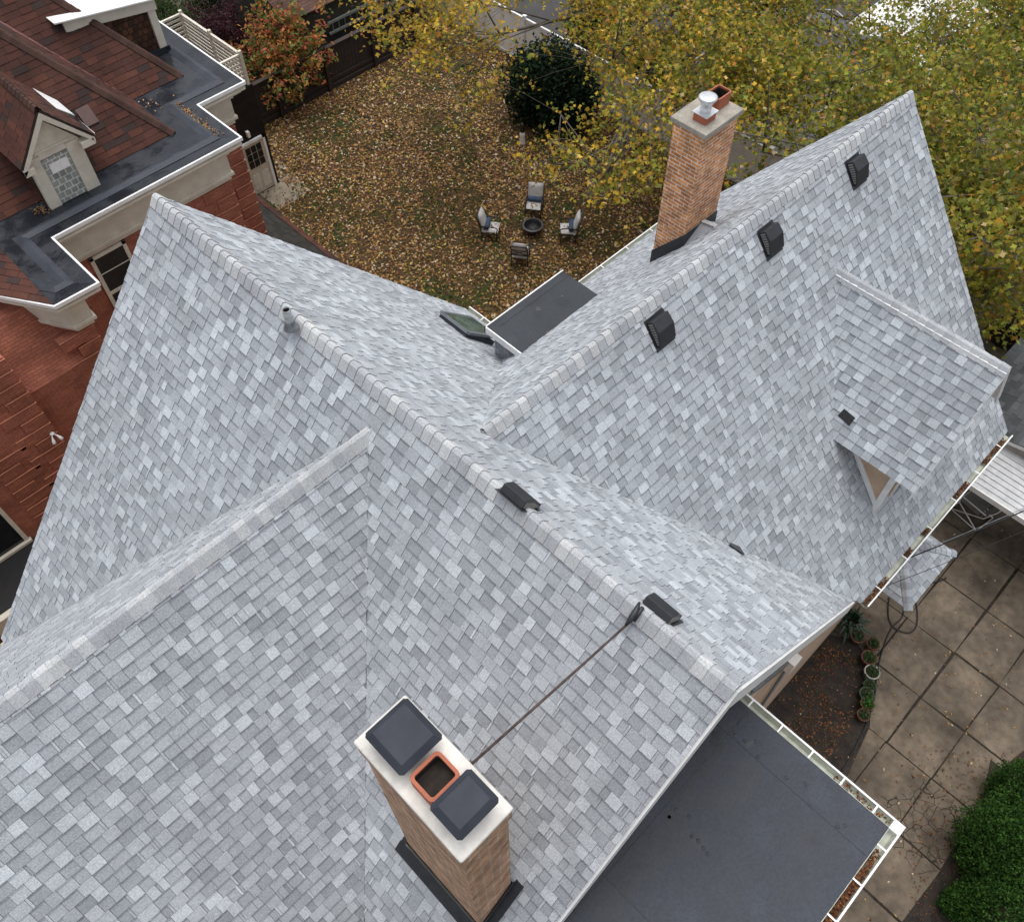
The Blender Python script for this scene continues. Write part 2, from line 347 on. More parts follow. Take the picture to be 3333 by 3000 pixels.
# ================= OUR HOUSE =================
m1,m2,m3=1.1424,1.2414,1.2227; RZ=12.9; yA,yE=6.136,-3.685; yR2,z2,xN=.577,11.996,10.783; yR3,z3=1.254,12.515
house=empty('house',(0,0,0)); tag(house,'steep cross-gabled house covered in pale grey shingles, filling most of the view','house')
def hyp(m):return math.hypot(1,m)
E1=5.39; l1=E1*hyp(m1)
DNE=V((1,0,-m1)); DSW=V((-1,0,-m1)); DSE2=V((0,-1,-m2)); DNW2=V((0,1,-m2)); DSE3=V((0,-1,-m3)); DNW3=V((0,1,-m3))
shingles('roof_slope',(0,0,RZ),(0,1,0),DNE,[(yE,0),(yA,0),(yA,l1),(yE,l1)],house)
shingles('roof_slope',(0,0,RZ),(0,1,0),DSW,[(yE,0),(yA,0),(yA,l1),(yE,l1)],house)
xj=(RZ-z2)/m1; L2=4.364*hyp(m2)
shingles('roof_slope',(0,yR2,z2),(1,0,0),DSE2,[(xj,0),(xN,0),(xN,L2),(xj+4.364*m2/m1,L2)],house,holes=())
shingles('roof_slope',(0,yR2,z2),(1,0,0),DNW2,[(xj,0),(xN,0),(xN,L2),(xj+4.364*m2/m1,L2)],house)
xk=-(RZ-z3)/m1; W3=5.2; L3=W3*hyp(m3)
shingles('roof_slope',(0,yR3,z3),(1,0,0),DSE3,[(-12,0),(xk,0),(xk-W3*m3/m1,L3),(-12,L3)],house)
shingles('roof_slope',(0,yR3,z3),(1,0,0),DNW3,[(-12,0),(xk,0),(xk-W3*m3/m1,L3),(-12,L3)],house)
ridgecap('ridge_cap',(0,yA,RZ),(0,yE,RZ),DSW,DNE,house,CAPP)
ridgecap('ridge_cap',(xN,yR2,z2),(xj+.05,yR2,z2),DSE2,DNW2,house,CAPP)
ridgecap('ridge_cap',(-12,yR3,z3),(xk,yR3,z3),DSE3,DNW3,house,CAPP)
# walls: gabled prisms
def gable_x(x0,x1,yc,w_,ze,m_,name='wall'):   # ridge along x
    zr=ze+w_*m_; mb=MB(); mb.prism([(x0,yc-w_,0),(x0,yc+w_,0),(x0,yc+w_,ze),(x0,yc,zr),(x0,yc-w_,ze)],(x1-x0,0,0)); return mb.build(name,MT['peach'],house)
def gable_y(y0,y1,xc,w_,ze,m_):
    zr=ze+w_*m_; mb=MB(); mb.prism([(xc-w_,y0,0),(xc+w_,y0,0),(xc+w_,y0,ze),(xc,y0,zr),(xc-w_,y0,ze)],(0,y1-y0,0)); return mb.build('wall',MT['peach'],house)
gable_y(-3.42,5.9,0,5.1,RZ-.22-5.1*m1,m1)
gable_x(.5,10.5,yR2,4.05,z2-.22-4.05*m2,m2)
gable_x(-11.8,-.6,yR3,4.9,z3-.22-4.9*m3,m3)
# rake boards (white) on SE gable and NE gable
rb=MB()
for D in (DNE,DSW):
    d=D.normalized(); n=V((0,-1,0)); a=V((0,yE-.03,RZ-.02)); q=a+d*l1
    dn=V((0,0,-.42)); rb.prism([a,q,q+dn,a+dn],(0,.03,0))
rb.each('rake_board',MT['white'],house)
rb=MB()
for D in (DSE2,DNW2):
    d=D.normalized(); a=V((xN+.012,yR2,z2-.03)); q=a+d*L2; dn=V((0,0,-.22)); rb.prism([a,q,q+dn,a+dn],(-.03,0,0))
rb.each('rake_board',MT['white'],house)
# timber on the SE gable wall
tm=MB()
for x0,z0,x1,z1 in ((.3,11.2,3.9,7.9),(1.2,9.75,4.2,7.5),(2.2,7.2,2.9,9.4),(3.2,7.2,3.9,8.2),(1.7,7.1,4.8,7.1),(2.6,6.2,2.6,7.1)):
    tm.bar((x0,-3.44,z0),(x1,-3.44,z1),.05,.16,up=(0,1,0) if 0 else (0,0,1))
tm.each('wall_timber',MT['white'],house)
# utility box and conduits on that wall
ub=MB(); ub.box((4.05,-3.62,5.6),(4.3,-3.46,6.0)); ubo=ub.build('utility_box',MT['vinyl'],house,bevel=.01)
cb=MB(); cb.tube([(4.17,-3.52,0.1),(4.17,-3.52,5.6)],.03); cb.tube([(4.0,-3.5,6.05),(2.2,-3.5,8.2)],.03); cb.tube([(3.85,-3.5,6.05),(1.95,-3.5,8.3)],.02); cb.build('conduit',MT['galv'],ubo)
# gutters
def gutter(A,B,out,name='gutter',wd=.13,parent=house,every=.85,leafy=True):
    A,B,out=V(A),V(B),V(out).normalized(); d=(B-A).normalized(); L=(B-A).length; z=V((0,0,1)); m=MB()
    prof=[(0,0),(0,-.10),(.09,-.11),(wd,-.03),(wd,.0),(wd-.015,0),(wd-.02,-.03),(.085,-.095),(.01,-.088),(.01,0)]
    pts=[A+out*a+z*b for a,b in prof]; m.prism(pts,d*L)
    g=m.build(name,MT['gutter'],parent)
    l=MB(); l.bar(A+out*(wd-.004)+z*.004,B+out*(wd-.004)+z*.004,.024,.014)
    l.prism([A+out*(wd+.002)+z*0,A+out*(wd+.008)+z*0,A+out*(wd+.004)+z*-.04,A+out*.1+z*-.11],d*L)
    l.build('gutter_lip',MT['white'],g)
    k=MB(); n=max(2,int(L/every))
    for i in range(n): p=A+d*(L*(i+.5)/n); k.bar(p+out*.0+z*.012,p+out*(wd-.012)+z*.012,.022,.006)
    k.each('gutter_strap',MT['white'],g); return g
zE2=z2-4.364*m2
gutter((xj+4.364*m2/m1+.05,yR2-4.364,zE2-.02),(xN,yR2-4.364,zE2-.02),(0,-1,0))
gutter((xj+4.364*m2/m1+.05,yR2+4.364,zE2-.02),(xN,yR2+4.364,zE2-.02),(0,1,0))
gutter((E1,yA,RZ-E1*m1-.02),(E1,2.4,RZ-E1*m1-.02),(1,0,0))
gutter((-E1,yA,RZ-E1*m1-.02),(-E1,4.6,RZ-E1*m1-.02),(-1,0,0))
# big flat roof addition
fz=9.7; fx,fy=1.45-.13,-5.86+.13
ad=MB(); ad.box((-9,fy+.25,0),(fx-.25,-3.4,fz-.14)); ad.build('wall',MT['peach'],house)
fr=MB(); fr.box((-9.2,fy,fz-.13),(fx,-3.425,fz)); fro=fr.build('flat_roof',MT['epdm'],house,bevel=.008)
sm=MB()
for xx in (.86,-1.45,-4.2): sm.box((xx-.003,fy+.01,fz),(xx+.003,-3.5,fz+.004))
sm.box((-9,-3.72,fz),(fx-.02,-3.71,fz+.005))
sm.each('membrane_seam',MT['epdm2'],fro)
pl=MB()
for i in range(26):
    px,py=random.choice([(fx-.35,0),(-.35,0),(-2.3,0)])[0]+random.uniform(-.1,.1),random.uniform(fy+.2,-3.7)
    pl.lathe([(.0,.005),(.022,.005),(.026,.001)],(px,py,fz),12)
pl.each('fastener_plate',MT['epdm'],fro)
wp=MB()
for (u_,v_,r1,r2) in ((2330,2452,.16,.05),(2330,2400,.10,.05),(2270,2520,.09,.04),(2235,2575,.12,.035),(2190,2640,.10,.04),(2140,2700,.13,.03),(2390,2380,.07,.05),(2440,2420,.06,.03),(2040,2740,.08,.03),(2300,2520,.05,.03),(2250,2600,.06,.02)):
    p=at(u_,v_,fz+.003); a0=random.uniform(0,3)
    ring_=[]
    for k in range(22):
        t=k/22*2*math.pi; rr=1+.28*math.sin(2*t+a0)+.12*math.sin(5*t+2*a0); x_,y_=r1*rr*math.cos(t),r2*rr*math.sin(t); ring_.append(p+V((x_,y_*1.3,0)))
    wp.poly(ring_)
wp.each('wet_patch',plain('damp_membrane',(.026,.030,.038),.4,spec=.3),fro)
up_=MB(); up_.prism([(-9,-3.425,fz),(fx,-3.425,fz),(fx,-3.425,fz+.18),(-9,-3.425,fz+.18)],(0,-.012,0)); up_.build('membrane_upstand',MT['epdm'],fro)
gutter((fx,-3.45,fz-.015),(fx,fy-.13,fz-.015),(1,0,0),parent=fro,every=.48) if 0 else None
g1=gutter((fx,-3.45,fz-.015),(fx,fy,fz-.015),(1,0,0),every=.45); g2=gutter((-9,fy,fz-.015),(fx,fy,fz-.015),(0,-1,0),every=.5)
cm=MB(); c0=V((fx,fy,fz-.015)); cm.prism([c0,c0+V((.13,0,0)),c0+V((.13,-.13,0)),c0+V((0,-.13,0))],(0,0,-.1)); cm.bar(c0+V((.126,0,.004)),c0+V((.126,-.138,.004)),.024,.014); cm.bar(c0+V((.138,-.126,.003)),c0+V((0,-.126,.003)),.024,.014); cm.build('gutter_corner',MT['white'],house)
# small flat roof over rear dormer
sz=9.1; _a,_b=at(1585,1065,sz),at(1715,1165,sz); _c=at(1830,880,sz); s0x,s1x,s0y,s1y=(_a.x+_b.x)/2,_c.x,_b.y,(_a.y+_c.y)/2
sr=MB(); sr.box((s0x+.1,1.9,6),(s1x-.1,s1y-.1,sz-.12)); sr.build('wall',brickmat('grey_shingle_cheek',(.42,.44,.47),(.30,.32,.35),(.10,.10,.11),.17,.143,.004),house)
sr=MB(); sr.box((s0x,s0y-.06,sz-.1),(s1x,s1y,sz)); sro=sr.build('flat_roof',MT['epdm2'],house,bevel=.01)
e=MB(); e.box((s0x-.02,s0y-.06,sz-.14),(s0x+.004,s1y+.02,sz+.012)); e.box((s0x-.02,s1y-.004,sz-.14),(s1x+.01,s1y+.02,sz+.012)); e.build('drip_edge',MT['white'],sro)
e=MB(); e.box((s0x+.02,s0y,sz),(s0x+.17,s1y-.02,sz+.006)); e.box((s0x+.17,s1y-.17,sz),(s1x-.02,s1y-.02,sz+.0055)); e.build('membrane_strip',MT['epdm2'],sro)
st=MB()
for i in range(4):
    cx_,cy_=random.uniform(s0x+.4,s1x-.3),random.uniform(s0y+.1,s1y-.25); r_=random.uniform(.03,.09)
    st.poly([(cx_+r_*random.uniform(.5,1.2)*math.cos(k*.7),cy_+r_*random.uniform(.4,1)*math.sin(k*.7),sz+.008) for k in range(9)])
st.each('sealant_patch',plain('grey_sealant',(.075,.08,.087),.7),sro)
# flashing where the small flat roof meets valley
fl=MB(); q=[onplane(u,v,(m1,0,1),RZ+.02) for u,v in ((1668,1125),(1712,1172),(1690,1178),(1655,1175))]; fl.face(q); fl.build('flashing',MT['white'],house)
# ---- dormer on M2 SE ----
dr=empty('dormer',(0,0,0),parent=house)
DX,DZ,DY=7.7,10.76,-3.42; EX,EZ=6.30,8.90; dm=(DZ-EZ)/(DX-EX); yback=yR2-(z2-DZ)/m2
Dl=V((-1,0,-dm)); Dr=V((1,0,-dm)); LD=(DX-EX)*hyp(dm)
# where dormer slope meets main slope: y at eave
yeb=yR2-(z2-EZ)/m2
hole=(0,0,0,0)
dso=shingles('dormer_roof',(DX,0,DZ),(0,1,0),Dl,[(DY,0),(yback,0),(yeb,LD),(DY,LD)],dr)
shingles('dormer_roof',(DX,0,DZ),(0,1,0),Dr,[(DY,0),(yback,0),(yeb,LD),(DY,LD)],dr)
ridgecap('ridge_cap',(DX,DY,DZ),(DX,yback,DZ),Dr,Dl,dr,[((.55,.57,.58),.5),((.46,.48,.50),.5)])
wl=MB(); wx0,wx1,wy=6.62,8.78,-3.02
wl.prism([(wx0,wy,6.9),(wx1,wy,6.9),(wx1,wy,EZ+.3-.2),(DX,wy,DZ-.2),(wx0,wy,EZ+(wx0-EX)*dm-.2)],(0,3.0,0)); wl.build('dormer_wall',MT['peach'],dr)
tb=MB(); tb.box((wx0-.03,wy-.03,7.3),(wx0+.06,wy+.06,9.15))
sp=lambda y:z2-m2*(yR2-y)
tb.prism([(wx0-.025,wy-.03,sp(wy)+.02),(wx0-.025,-1.9,sp(-1.9)+.02),(wx0-.025,-1.9,sp(-1.9)+.17),(wx0-.025,wy-.03,sp(wy)+.17)],(.03,0,0))
for sg,D in ((-1,Dl),(1,Dr)):
    a=V((DX,DY-.008,DZ-.02)); q=a+D.normalized()*LD; tb.prism([a,q,q-V((0,0,.2)),a-V((0,0,.2))],(0,.03,0))
tb.box((wx0,wy-.04,8.45),(wx1,wy-.0,8.65)); tb.build('trim_board',MT['white'],dr)
wn=MB(); wn.box((7.1,wy-.05,7.4),(8.3,wy-.01,8.4)); wno=wn.build('window',MT['white'],dr); wn=MB(); wn.box((7.18,wy-.06,7.47),(8.22,wy-.045,8.33)); wn.build('window_glass',MT['glass'],wno)
# dark patch of bare underlayment on dormer, wedge in valley
nD=Dl.normalized().cross(V((0,1,0))).normalized(); nD=nD if nD.z>0 else -nD
dd=nD.dot(V((DX,0,DZ)))+.014
bp=MB(); bp.prism([onplane(u,v,nD,dd) for u,v in ((2748,1330),(2784,1360),(2764,1386),(2726,1352))],nD*.004); bp.build('exposed_underlay',plain('black_granules',(.02,.02,.021),.95,((.3,2.5,60),)),dr)
vw=MB(); n1=V((m1,0,1)).normalized(); vw.prism([onplane(u,v,n1,n1.dot(V((0,0,RZ)))+.03) for u,v in ((2372,1772),(2395,1760),(2423,1806),(2402,1792))],n1*.01); vw.build('valley_flashing',MT['blackmetal'],house)
def vline(A,B):
    A,B=V(A),V(B); m=MB(); n=40
    m.tube([A.lerp(B,k/n)+V((random.uniform(-.006,.006),random.uniform(-.006,.006),0)) for k in range(n+1)],.007,4); m.build('valley_seam',MT['seamgrey'],house)
vline((xk,yR3,z3+.012),(xk-5,yR3-5*m1/m3,z3-5*m1+.012)); vline((xj,yR2,z2+.012),(xj+4.7,yR2-4.7*m1/m2,z2-4.7*m1+.012)); vline((xj,yR2,z2+.012),(xj+4.7,yR2+4.7*m1/m2,z2-4.7*m1+.012)); vline((xk,yR3,z3+.012),(xk-5,yR3+5*m1/m3,z3-5*m1+.012))
# ---- roof vents ----
def vent(pos,U,D,hk=1):
    U,D=V(U).normalized(),V(D).normalized(); Nn=U.cross(D); Nn=Nn if Nn.z>0 else -Nn; pos=V(pos)
    P=lambda u,t,h:pos+U*u+D*t+Nn*h*hk
    m=MB(); hw=.16
    m.prism([P(-.2,-.24,.006),P(.2,-.24,.006),P(.2,.26,.006),P(-.2,.26,.006)],Nn*.01)
    prof=[(-.2,.02),(-.2,.14),(-.03,.17),(.2,.09),(.2,.02)]
    m.prism([P(-hw,t,h) for t,h in prof],U*(2*hw)); 
    o=m.build('roof_vent',MT['blackmetal'],house,bevel=.012)
    l=MB()
    for sd in (-1,1):
        for k in range(9):
            t=-.17+k*.038; hmax=.125 if t<-.02 else .125-(t+.02)*.32
            l.prism([P(sd*(hw+.001),t,.035),P(sd*(hw+.001),t+.022,.035),P(sd*(hw+.001),t+.022,hmax-.01),P(sd*(hw+.001),t,hmax)],U*sd*.006)
    l.each('louvre',plain('louvre_grey',(.24,.23,.21),.6) if 'louvre_grey' not in bpy.data.materials else bpy.data.materials['louvre_grey'],o,k=9)
    return o
def pix(P):
    d=V(P)-CAM; z=d.dot(FW); return CX+F*d.dot(RT)/z, CY-F*d.dot(UP)/z
for x,y,du_,dv_ in ((4.0,.13,-33,-46),(6.62,.13,-33,-39),(8.93,.13,-26,-36)):
    a_,b_=pix((x,y,z2-m2*(yR2-y))); vent(onplane(a_+du_,b_+dv_,(0,-m2,1),z2-m2*yR2),(1,0,0),DSE2)
for x,y,du_,dv_ in ((.42,-.72,-56,16),(.45,-2.66,-42,14)):
    a_,b_=pix((x,y,RZ-m1*x)); vent(onplane(a_+du_,b_+dv_,(m1,0,1),RZ),(0,1,0),DNE,.82)
# ---- vent pipe ----
pb=onplane(942,1062,(m1,0,1),RZ); pb.x=.06; pb.z=RZ-.04
pb=V((.03,at(930,1010,.05,0).y-.02,RZ-.05)); top=.36
# find y so that pipe top projects right
pb=V((.04,at(930,1005,RZ+.3,2).y,RZ-.03)); pb.x=at(930,1005,RZ+.3,2).x
pp=MB(); pb.z+=.10; pp.lathe([(.052,-.08),(.052,.22),(.043,.22),(.043,.19)],pb,18); ppo=pp.build('vent_pipe',plain('worn_zinc',(.30,.33,.34),.5,((.6,1.2,14),)),house); pp=MB(); pp.lathe([(.043,.195),(.043,.08),(0,.08)],pb,18); pp.build('pipe_bore',plain('rusty_bore',(.05,.02,.015),.9),ppo); pb.z-=.07
bo=MB(); bo.lathe([(.10,-.02),(.08,.02),(.06,.07),(.053,.10)],pb,16); bo.build('pipe_boot',MT['galv'],ppo)
# ---- skylight ----
U_=V((0,1,0)); D_=DNE.normalized(); N_=n1; sc_=V((3.98,4.5,RZ-m1*3.98))
P=lambda u,t,h:sc_+U_*u+D_*t+N_*h
sk=MB(); hw,hl=.36,.5
sk.prism([P(-hw,-hl,.01),P(hw,-hl,.01),P(hw,hl,.01),P(-hw,hl,.01)],N_*.09); sko=sk.build('skylight',MT['capmetal'],house)
fm=MB(); k0,k1=.105,.2
for a_,b_ in (((-hw,-hl),(hw,-hl)),((hw,-hl),(hw,hl)),((hw,hl),(-hw,hl)),((-hw,hl),(-hw,-hl))):
    z_=lambda t:k0+(t+hl)/(2*hl)*(k1-k0)
    fm.bar(P(a_[0],a_[1],z_(a_[1])),P(b_[0],b_[1],z_(b_[1])),.07,.05,up=N_)
fm.build('skylight_frame',plain('grey_cladding',(.16,.175,.19),.45),sko)
gl=MB(); gl.prism([P(-hw+.03,-hl+.03,k0+.01),P(hw-.03,-hl+.03,k0+.01),P(hw-.03,hl-.03,k1+.01),P(-hw+.03,hl-.03,k1+.01)],N_*.01); gl.build('skylight_glass',MT['greenglass'],sko)
# ---- front chimney ----
X0,X1,Y0,Y1,CZ=-2.859,-2.301,-3.114,-1.842,13.70
ch=MB(); zb=RZ+m1*X0-.3
ch.box((X0+.035,Y0+.035,zb),(X1-.035,Y1-.035,CZ-.32)); ch.box((X0+.012,Y0+.012,CZ-.285),(X1-.012,Y1-.012,CZ-.05)); ch.box((X0+.05,Y0+.05,CZ-.32),(X1-.05,Y1-.05,CZ-.285))
cho=ch.build('chimney',MT['narrowbrick'],house)
cr=MB(); cr.box((X0,Y0,CZ-.05),(X1,Y1,CZ)); cr.build('crown',MT['crownwhite'],cho,bevel=.02)
def pot(x0,x1,y0,y1,z0,z1,parent,wall=.03,deep=.5,name='flue_tile'):
    m=MB()
    r=.035
    def ring(a0,a1,b0,b1,rr):
        pts=[]
        for cx_,cy_,s_ in ((a1-rr,b1-rr,0),(a0+rr,b1-rr,1),(a0+rr,b0+rr,2),(a1-rr,b0+rr,3)):
            for k in range(4):
                t=(s_+k/3)*math.pi/2; pts.append((cx_+rr*math.cos(t),cy_+rr*math.sin(t)))
        return pts
    o_=ring(x0,x1,y0,y1,r+.01); i_=ring(x0+wall,x1-wall,y0+wall,y1-wall,r-.01); n=len(o_)
    vs=[(a,b,z0) for a,b in o_]+[(a,b,z1) for a,b in o_]+[(a,b,z1) for a,b in i_]+[(a,b,z1-.04) for a,b in i_]
    fs=[(i+k*n,(i+1)%n+k*n,(i+1)%n+(k+1)*n,i+(k+1)*n) for k in range(3) for i in range(n)]
    m.mesh(vs,fs,sm=False); po=m.build(name,MT['terracotta'],parent)
    m=MB(); vs=[(a,b,z1-.035) for a,b in i_]+[(a,b,max(z1-deep,z0+.035)) for a,b in i_]; m.mesh(vs,[(i,(i+1)%n,(i+1)%n+n,i+n) for i in range(n)]+[tuple(range(n,2*n))]); m.build('flue_lining',MT['sootshade'],parent)  # sooty lining; near-black colour of the shallow floor paints in the flue's deep shade
    return po
pot(-2.745,-2.435,-2.685,-2.405,CZ-.02,13.85,cho)
def lid(x0,x1,y0,y1,z):
    m=MB(); i=.055; c=.026; zt=z+.03; 
    def oct_(a0,a1,b0,b1,cc,zz): return [(a0+cc,b0,zz),(a1-cc,b0,zz),(a1,b0+cc,zz),(a1,b1-cc,zz),(a1-cc,b1,zz),(a0+cc,b1,zz),(a0,b1-cc,zz),(a0,b0+cc,zz)]
    a=oct_(x0,x1,y0,y1,c,z-.05); b=oct_(x0+i,x1-i,y0+i,y1-i,.004,z); b2=[(x,y,z-.055) for x,y,_ in a]
    m.mesh(a+b+b2,[(k,(k+1)%8,(k+1)%8+8,k+8) for k in range(8)]+[tuple(range(8,16))]+[(k+16,(k+1)%8+16,(k+1)%8,k) for k in range(8)]+[tuple(range(16,24))[::-1]])
    o=m.build('flue_cap',MT['capmetal'],cho,bevel=.004)
    mm=MB(); mm.box((x0+.07,y0+.07,CZ-.02),(x1-.07,y1-.07,z-.06)); mm.build('flue_screen',MT['blackmetal'],cho)
lid(-2.785,-2.345,-2.39,-1.935,13.96); lid(-2.79,-2.37,-3.045,-2.70,13.99)
fsh=MB(); d_=.02
za=RZ+m1*(X0)-.0; zb_=RZ+m1*(X1)
for (x0,y0,x1,y1) in ((X0+.02,Y0+.02,X1-.02,Y0+.02),(X0+.02,Y1-.02,X1-.02,Y1-.02),(X0+.02,Y0+.02,X0+.02,Y1-.02),(X1-.02,Y0+.02,X1-.02,Y1-.02)):
    a0,a1=RZ+m1*x0,RZ+m1*x1
    pts=[(x0,y0,a0-.1),(x1,y1,a1-.1),(x1,y1,a1+.16),(x0,y0,a0+.16)]
    nv=V((0,-.018,0)) if y0==y1==Y0+.02 else V((0,.018,0)) if y0==y1 else V((-.018,0,0)) if x0<(-2.6) else V((.018,0,0))
    fsh.prism(pts,nv)
ap=MB(); nS=V((-m1,0,1)).normalized(); Of=V((0,0,RZ))
pS=lambda x,y:V((x,y,RZ+m1*x))
fsh.prism([pS(X0-.09,Y0-.09),pS(X1+.05,Y0-.09),pS(X1+.05,Y0+.02),pS(X0-.09,Y0+.02)],nS*.022); fsh.prism([pS(X0-.09,Y0+.02),pS(X0+.02,Y0+.02),pS(X0+.02,Y1+.09),pS(X0-.09,Y1+.09)],nS*.022); fsh.prism([pS(X0+.02,Y1-.02),pS(X1+.02,Y1-.02),pS(X1+.02,Y1+.08),pS(X0+.02,Y1+.08)],nS*.02)
fsh.build('flashing',MT['blackmetal'],cho)
# brace rod
rd=MB(); r0,r1=V((-.2,-2.545,RZ-.05)),V((-2.33,-2.545,13.30)); rd.tube([r0,r0*.7+r1*.3-V((0,0,.01)),r1],.013,8); rdo=rd.build('brace_rod',MT['rust'],house)
rd=MB(); rd.tube([(.02,-2.50,RZ+.05),(-.06,-2.53,RZ+.03),(-.13,-2.54,RZ-.0),(-.22,-2.545,RZ-.04)],[.012,.03,.035,.015],8); rd.tube([(.0,-2.56,RZ+.06),(-.14,-2.57,RZ-.03)],[.02,.022],6); rd.build('bracket',MT['blackmetal'],rdo)
# ---- rear chimney ----
X0,X1,Y0,Y1,CZ=6.562,7.496,1.754,2.436,12.692
m=MB(); m.box((X0+.05,Y0+.05,8.2),(X1-.05,Y1-.05,CZ-.09)); ch2=m.build('chimney',MT['orangebrick'],house)
m=MB(); m.box((X0,Y0,CZ-.09),(X1,Y1,CZ)); m.build('crown',MT['concrete'],ch2,bevel=.012)
zs=lambda y:z2-m2*(y-yR2)
m=MB(); b0x,b1x,b0y,b1y=X0+.05,X1-.05,Y0+.05,Y1-.05
for (xa,ya,xb,yb,nv) in ((b0x,b0y,b0x,b1y,(-.015,0,0)),(b0x-.012,b0y,b1x+.012,b0y,(0,-.02,0)),(b1x,b0y,b1x,b1y,(.015,0,0)),(b0x-.012,b1y,b1x+.012,b1y,(0,.02,0))):
    m.prism([(xa,ya,zs(ya)-.2),(xb,yb,zs(yb)-.2),(xb,yb,zs(yb)+(.3 if ya!=yb else .28)),(xa,ya,zs(ya)+.28)],nv)
m.build('flashing',MT['blackmetal'],ch2)
pot(7.12,7.54-.08,2.0,2.26,CZ-.02,CZ+.2,ch2,.022,.9)
m=MB(); m.box((6.73,1.91,CZ),(6.98,2.15,CZ+.13)); m.build('flue_tile',MT['terracotta'],ch2,bevel=.008)
m=MB(); m.box((6.71,1.89,CZ+.13),(7.0,2.17,CZ+.142)); m.lathe([(.085,.14),(.085,.3),(.11,.3),(.115,.33),(.07,.33)],(6.855,2.03,CZ),24); m.lathe([(.14,.345),(.145,.37),(.12,.385),(.06,.39),(0,.392)],(6.855,2.03,CZ),24); m.lathe([(0,.34),(.14,.345)],(6.855,2.03,CZ),24); m.build('flue_cap',plain('bright_aluminium',(.72,.73,.74),.3,((.8,1.05,10),),.6),ch2)
# cricket
m=MB(); cxm=(b0x+b1x)/2; yt=b0y-.02; top_=V((cxm,yt,zs(yt)+.30)); apx=V((cxm,b0y-.30,zs(b0y-.30)+.01))
pl_,pr_=V((b0x-.02,yt,zs(yt)+.015)),V((b1x+.02,yt,zs(yt)+.015))
for tri in ((top_,pl_,apx),(top_,apx,pr_)): m.face(tri,(.42,.445,.48))
for kk in range(4):
    f_=kk/4; a_=top_.lerp(apx,f_); 
    m.face([a_+V((-.04,0,.012)),a_+V((.04,0,.012)),top_.lerp(apx,f_+.25)+V((.05,0,.006)),top_.lerp(apx,f_+.25)+V((-.05,0,.006))],(.55,.56,.57))
m.build('cricket',MT['shingle'],ch2,uv=False,attr=True)
# ---- entry porch roof ----
pr=empty('porch',(0,0,0),parent=house); zp=3.0; hx=1.0
y0,y1,xa,xb=-4.5,-3.5,8.38,10.38; mp=.55
shingles('porch_roof',(0,y1,zp+mp),(1,0,0),(0,-1,-mp),[(xa+1,0),(xb-1,0),(xb,hyp(mp)),(xa,hyp(mp))],pr)
shingles('porch_roof',(xa,0,zp),(0,1,0),(-1,0,-mp),[(y0,0),(y1,0),(y1,-hyp(mp))],pr)
shingles('porch_roof',(xb,0,zp),(0,1,0),(1,0,-mp),[(y0,0),(y1,0),(y1,-hyp(mp))],pr)
ridgecap('ridge_cap',(xa,y0,zp+.005),(xa+1,y1,zp+mp+.005),hipd((1,1,mp),(-mp,0,1)),hipd((1,1,mp),(0,-mp,1)),pr,GREY,wd=.11,lift=.02)
ridgecap('ridge_cap',(xb,y0,zp+.005),(xb-1,y1,zp+mp+.005),hipd((-1,1,mp),(mp,0,1)),hipd((-1,1,mp),(0,-mp,1)),pr,GREY,wd=.11,lift=.02)
m=MB(); m.box((xa+.2,-4.3,zp-.3),(xb-.2,-3.45,zp-.1)); m.build('porch_ceiling',MT['white'],pr)

# ================= NEIGHBOUR BRICK HOUSE =================
nb=empty('brick_house',(2,16,0)); tag(nb,'red brick house with cream cornice and dark red shingle roof at the upper left','house')
nbP=V((2,16,0))
class SB(MB):
    def build(s,name,mat,parent=None,**k):
        if parent is nb or getattr(parent,'_n',0): pass
        return MB.build(s,name,mat,parent,**k)
nb.location=(0,0,0)
def offset(poly,d):
    n=len(poly);out=[]
    A=area2(poly); sgn=1 if A>0 else -1
    for i in range(n):
        p0,p1,p2=V((*poly[i-1],)),V(poly[i]),V(poly[(i+1)%n]); a=(p1-p0).normalized(); b=(p2-p1).normalized()
        na=V((-a.y,a.x))*sgn; nb_=V((-b.y,b.x))*sgn; k=(na+nb_); k=k/(1+na.dot(nb_)); out.append((p1.x+k.x*d,p1.y+k.y*d))
    return out
ZC=8.6
OUT=[(-9,13.9),(-3.4,13.9),(-1.24,10.33),(-.3,10.3),(-.3,12.1),(4.3,12.1),(4.3,13.82),(5.6,13.82),(5.6,24),(-9,24)]
m=MB()
for d,za,zb2 in ((0,ZC-.08,ZC-.02),(.045,ZC-.13,ZC-.08),(.02,ZC-.19,ZC-.13),(.11,ZC-.27,ZC-.19),(.19,ZC-.33,ZC-.27),(.27,ZC-.42,ZC-.33),(.33,ZC-.9,ZC-.42),(.29,ZC-.98,ZC-.9),(.36,ZC-1.1,ZC-.98)):
    m.prism([(x,y,za) for x,y in offset(OUT,d)],(0,0,zb2-za))
m.build('cornice',MT['cream'],nb,bevel=.008)
m=MB(); o1,o2=offset(OUT,-.01),offset(OUT,.032); n=len(OUT)
for i in range(n):
    j=(i+1)%n; m.mesh([(*o1[i],ZC+.02),(*o1[j],ZC+.02),(*o2[j],ZC+.02),(*o2[i],ZC+.02),(*o1[i],ZC-.06),(*o1[j],ZC-.06),(*o2[j],ZC-.03),(*o2[i],ZC-.03)],[(0,1,2,3),(4,5,1,0),(3,2,6,7)])
m.build('cornice_edge',MT['white'],nb)
m=MB(); o3=offset(OUT,.35)
m.face([(x,y,ZC-.012) for x,y in offset(OUT,.3)]); 
for i in range(n):
    j=(i+1)%n; m.mesh([(*o2[i],ZC+.012),(*o2[j],ZC+.012),(*o3[j],ZC-.015),(*o3[i],ZC-.015)],[(0,1,2,3)])
m.build('roof_membrane',MT['wetroof'],nb)
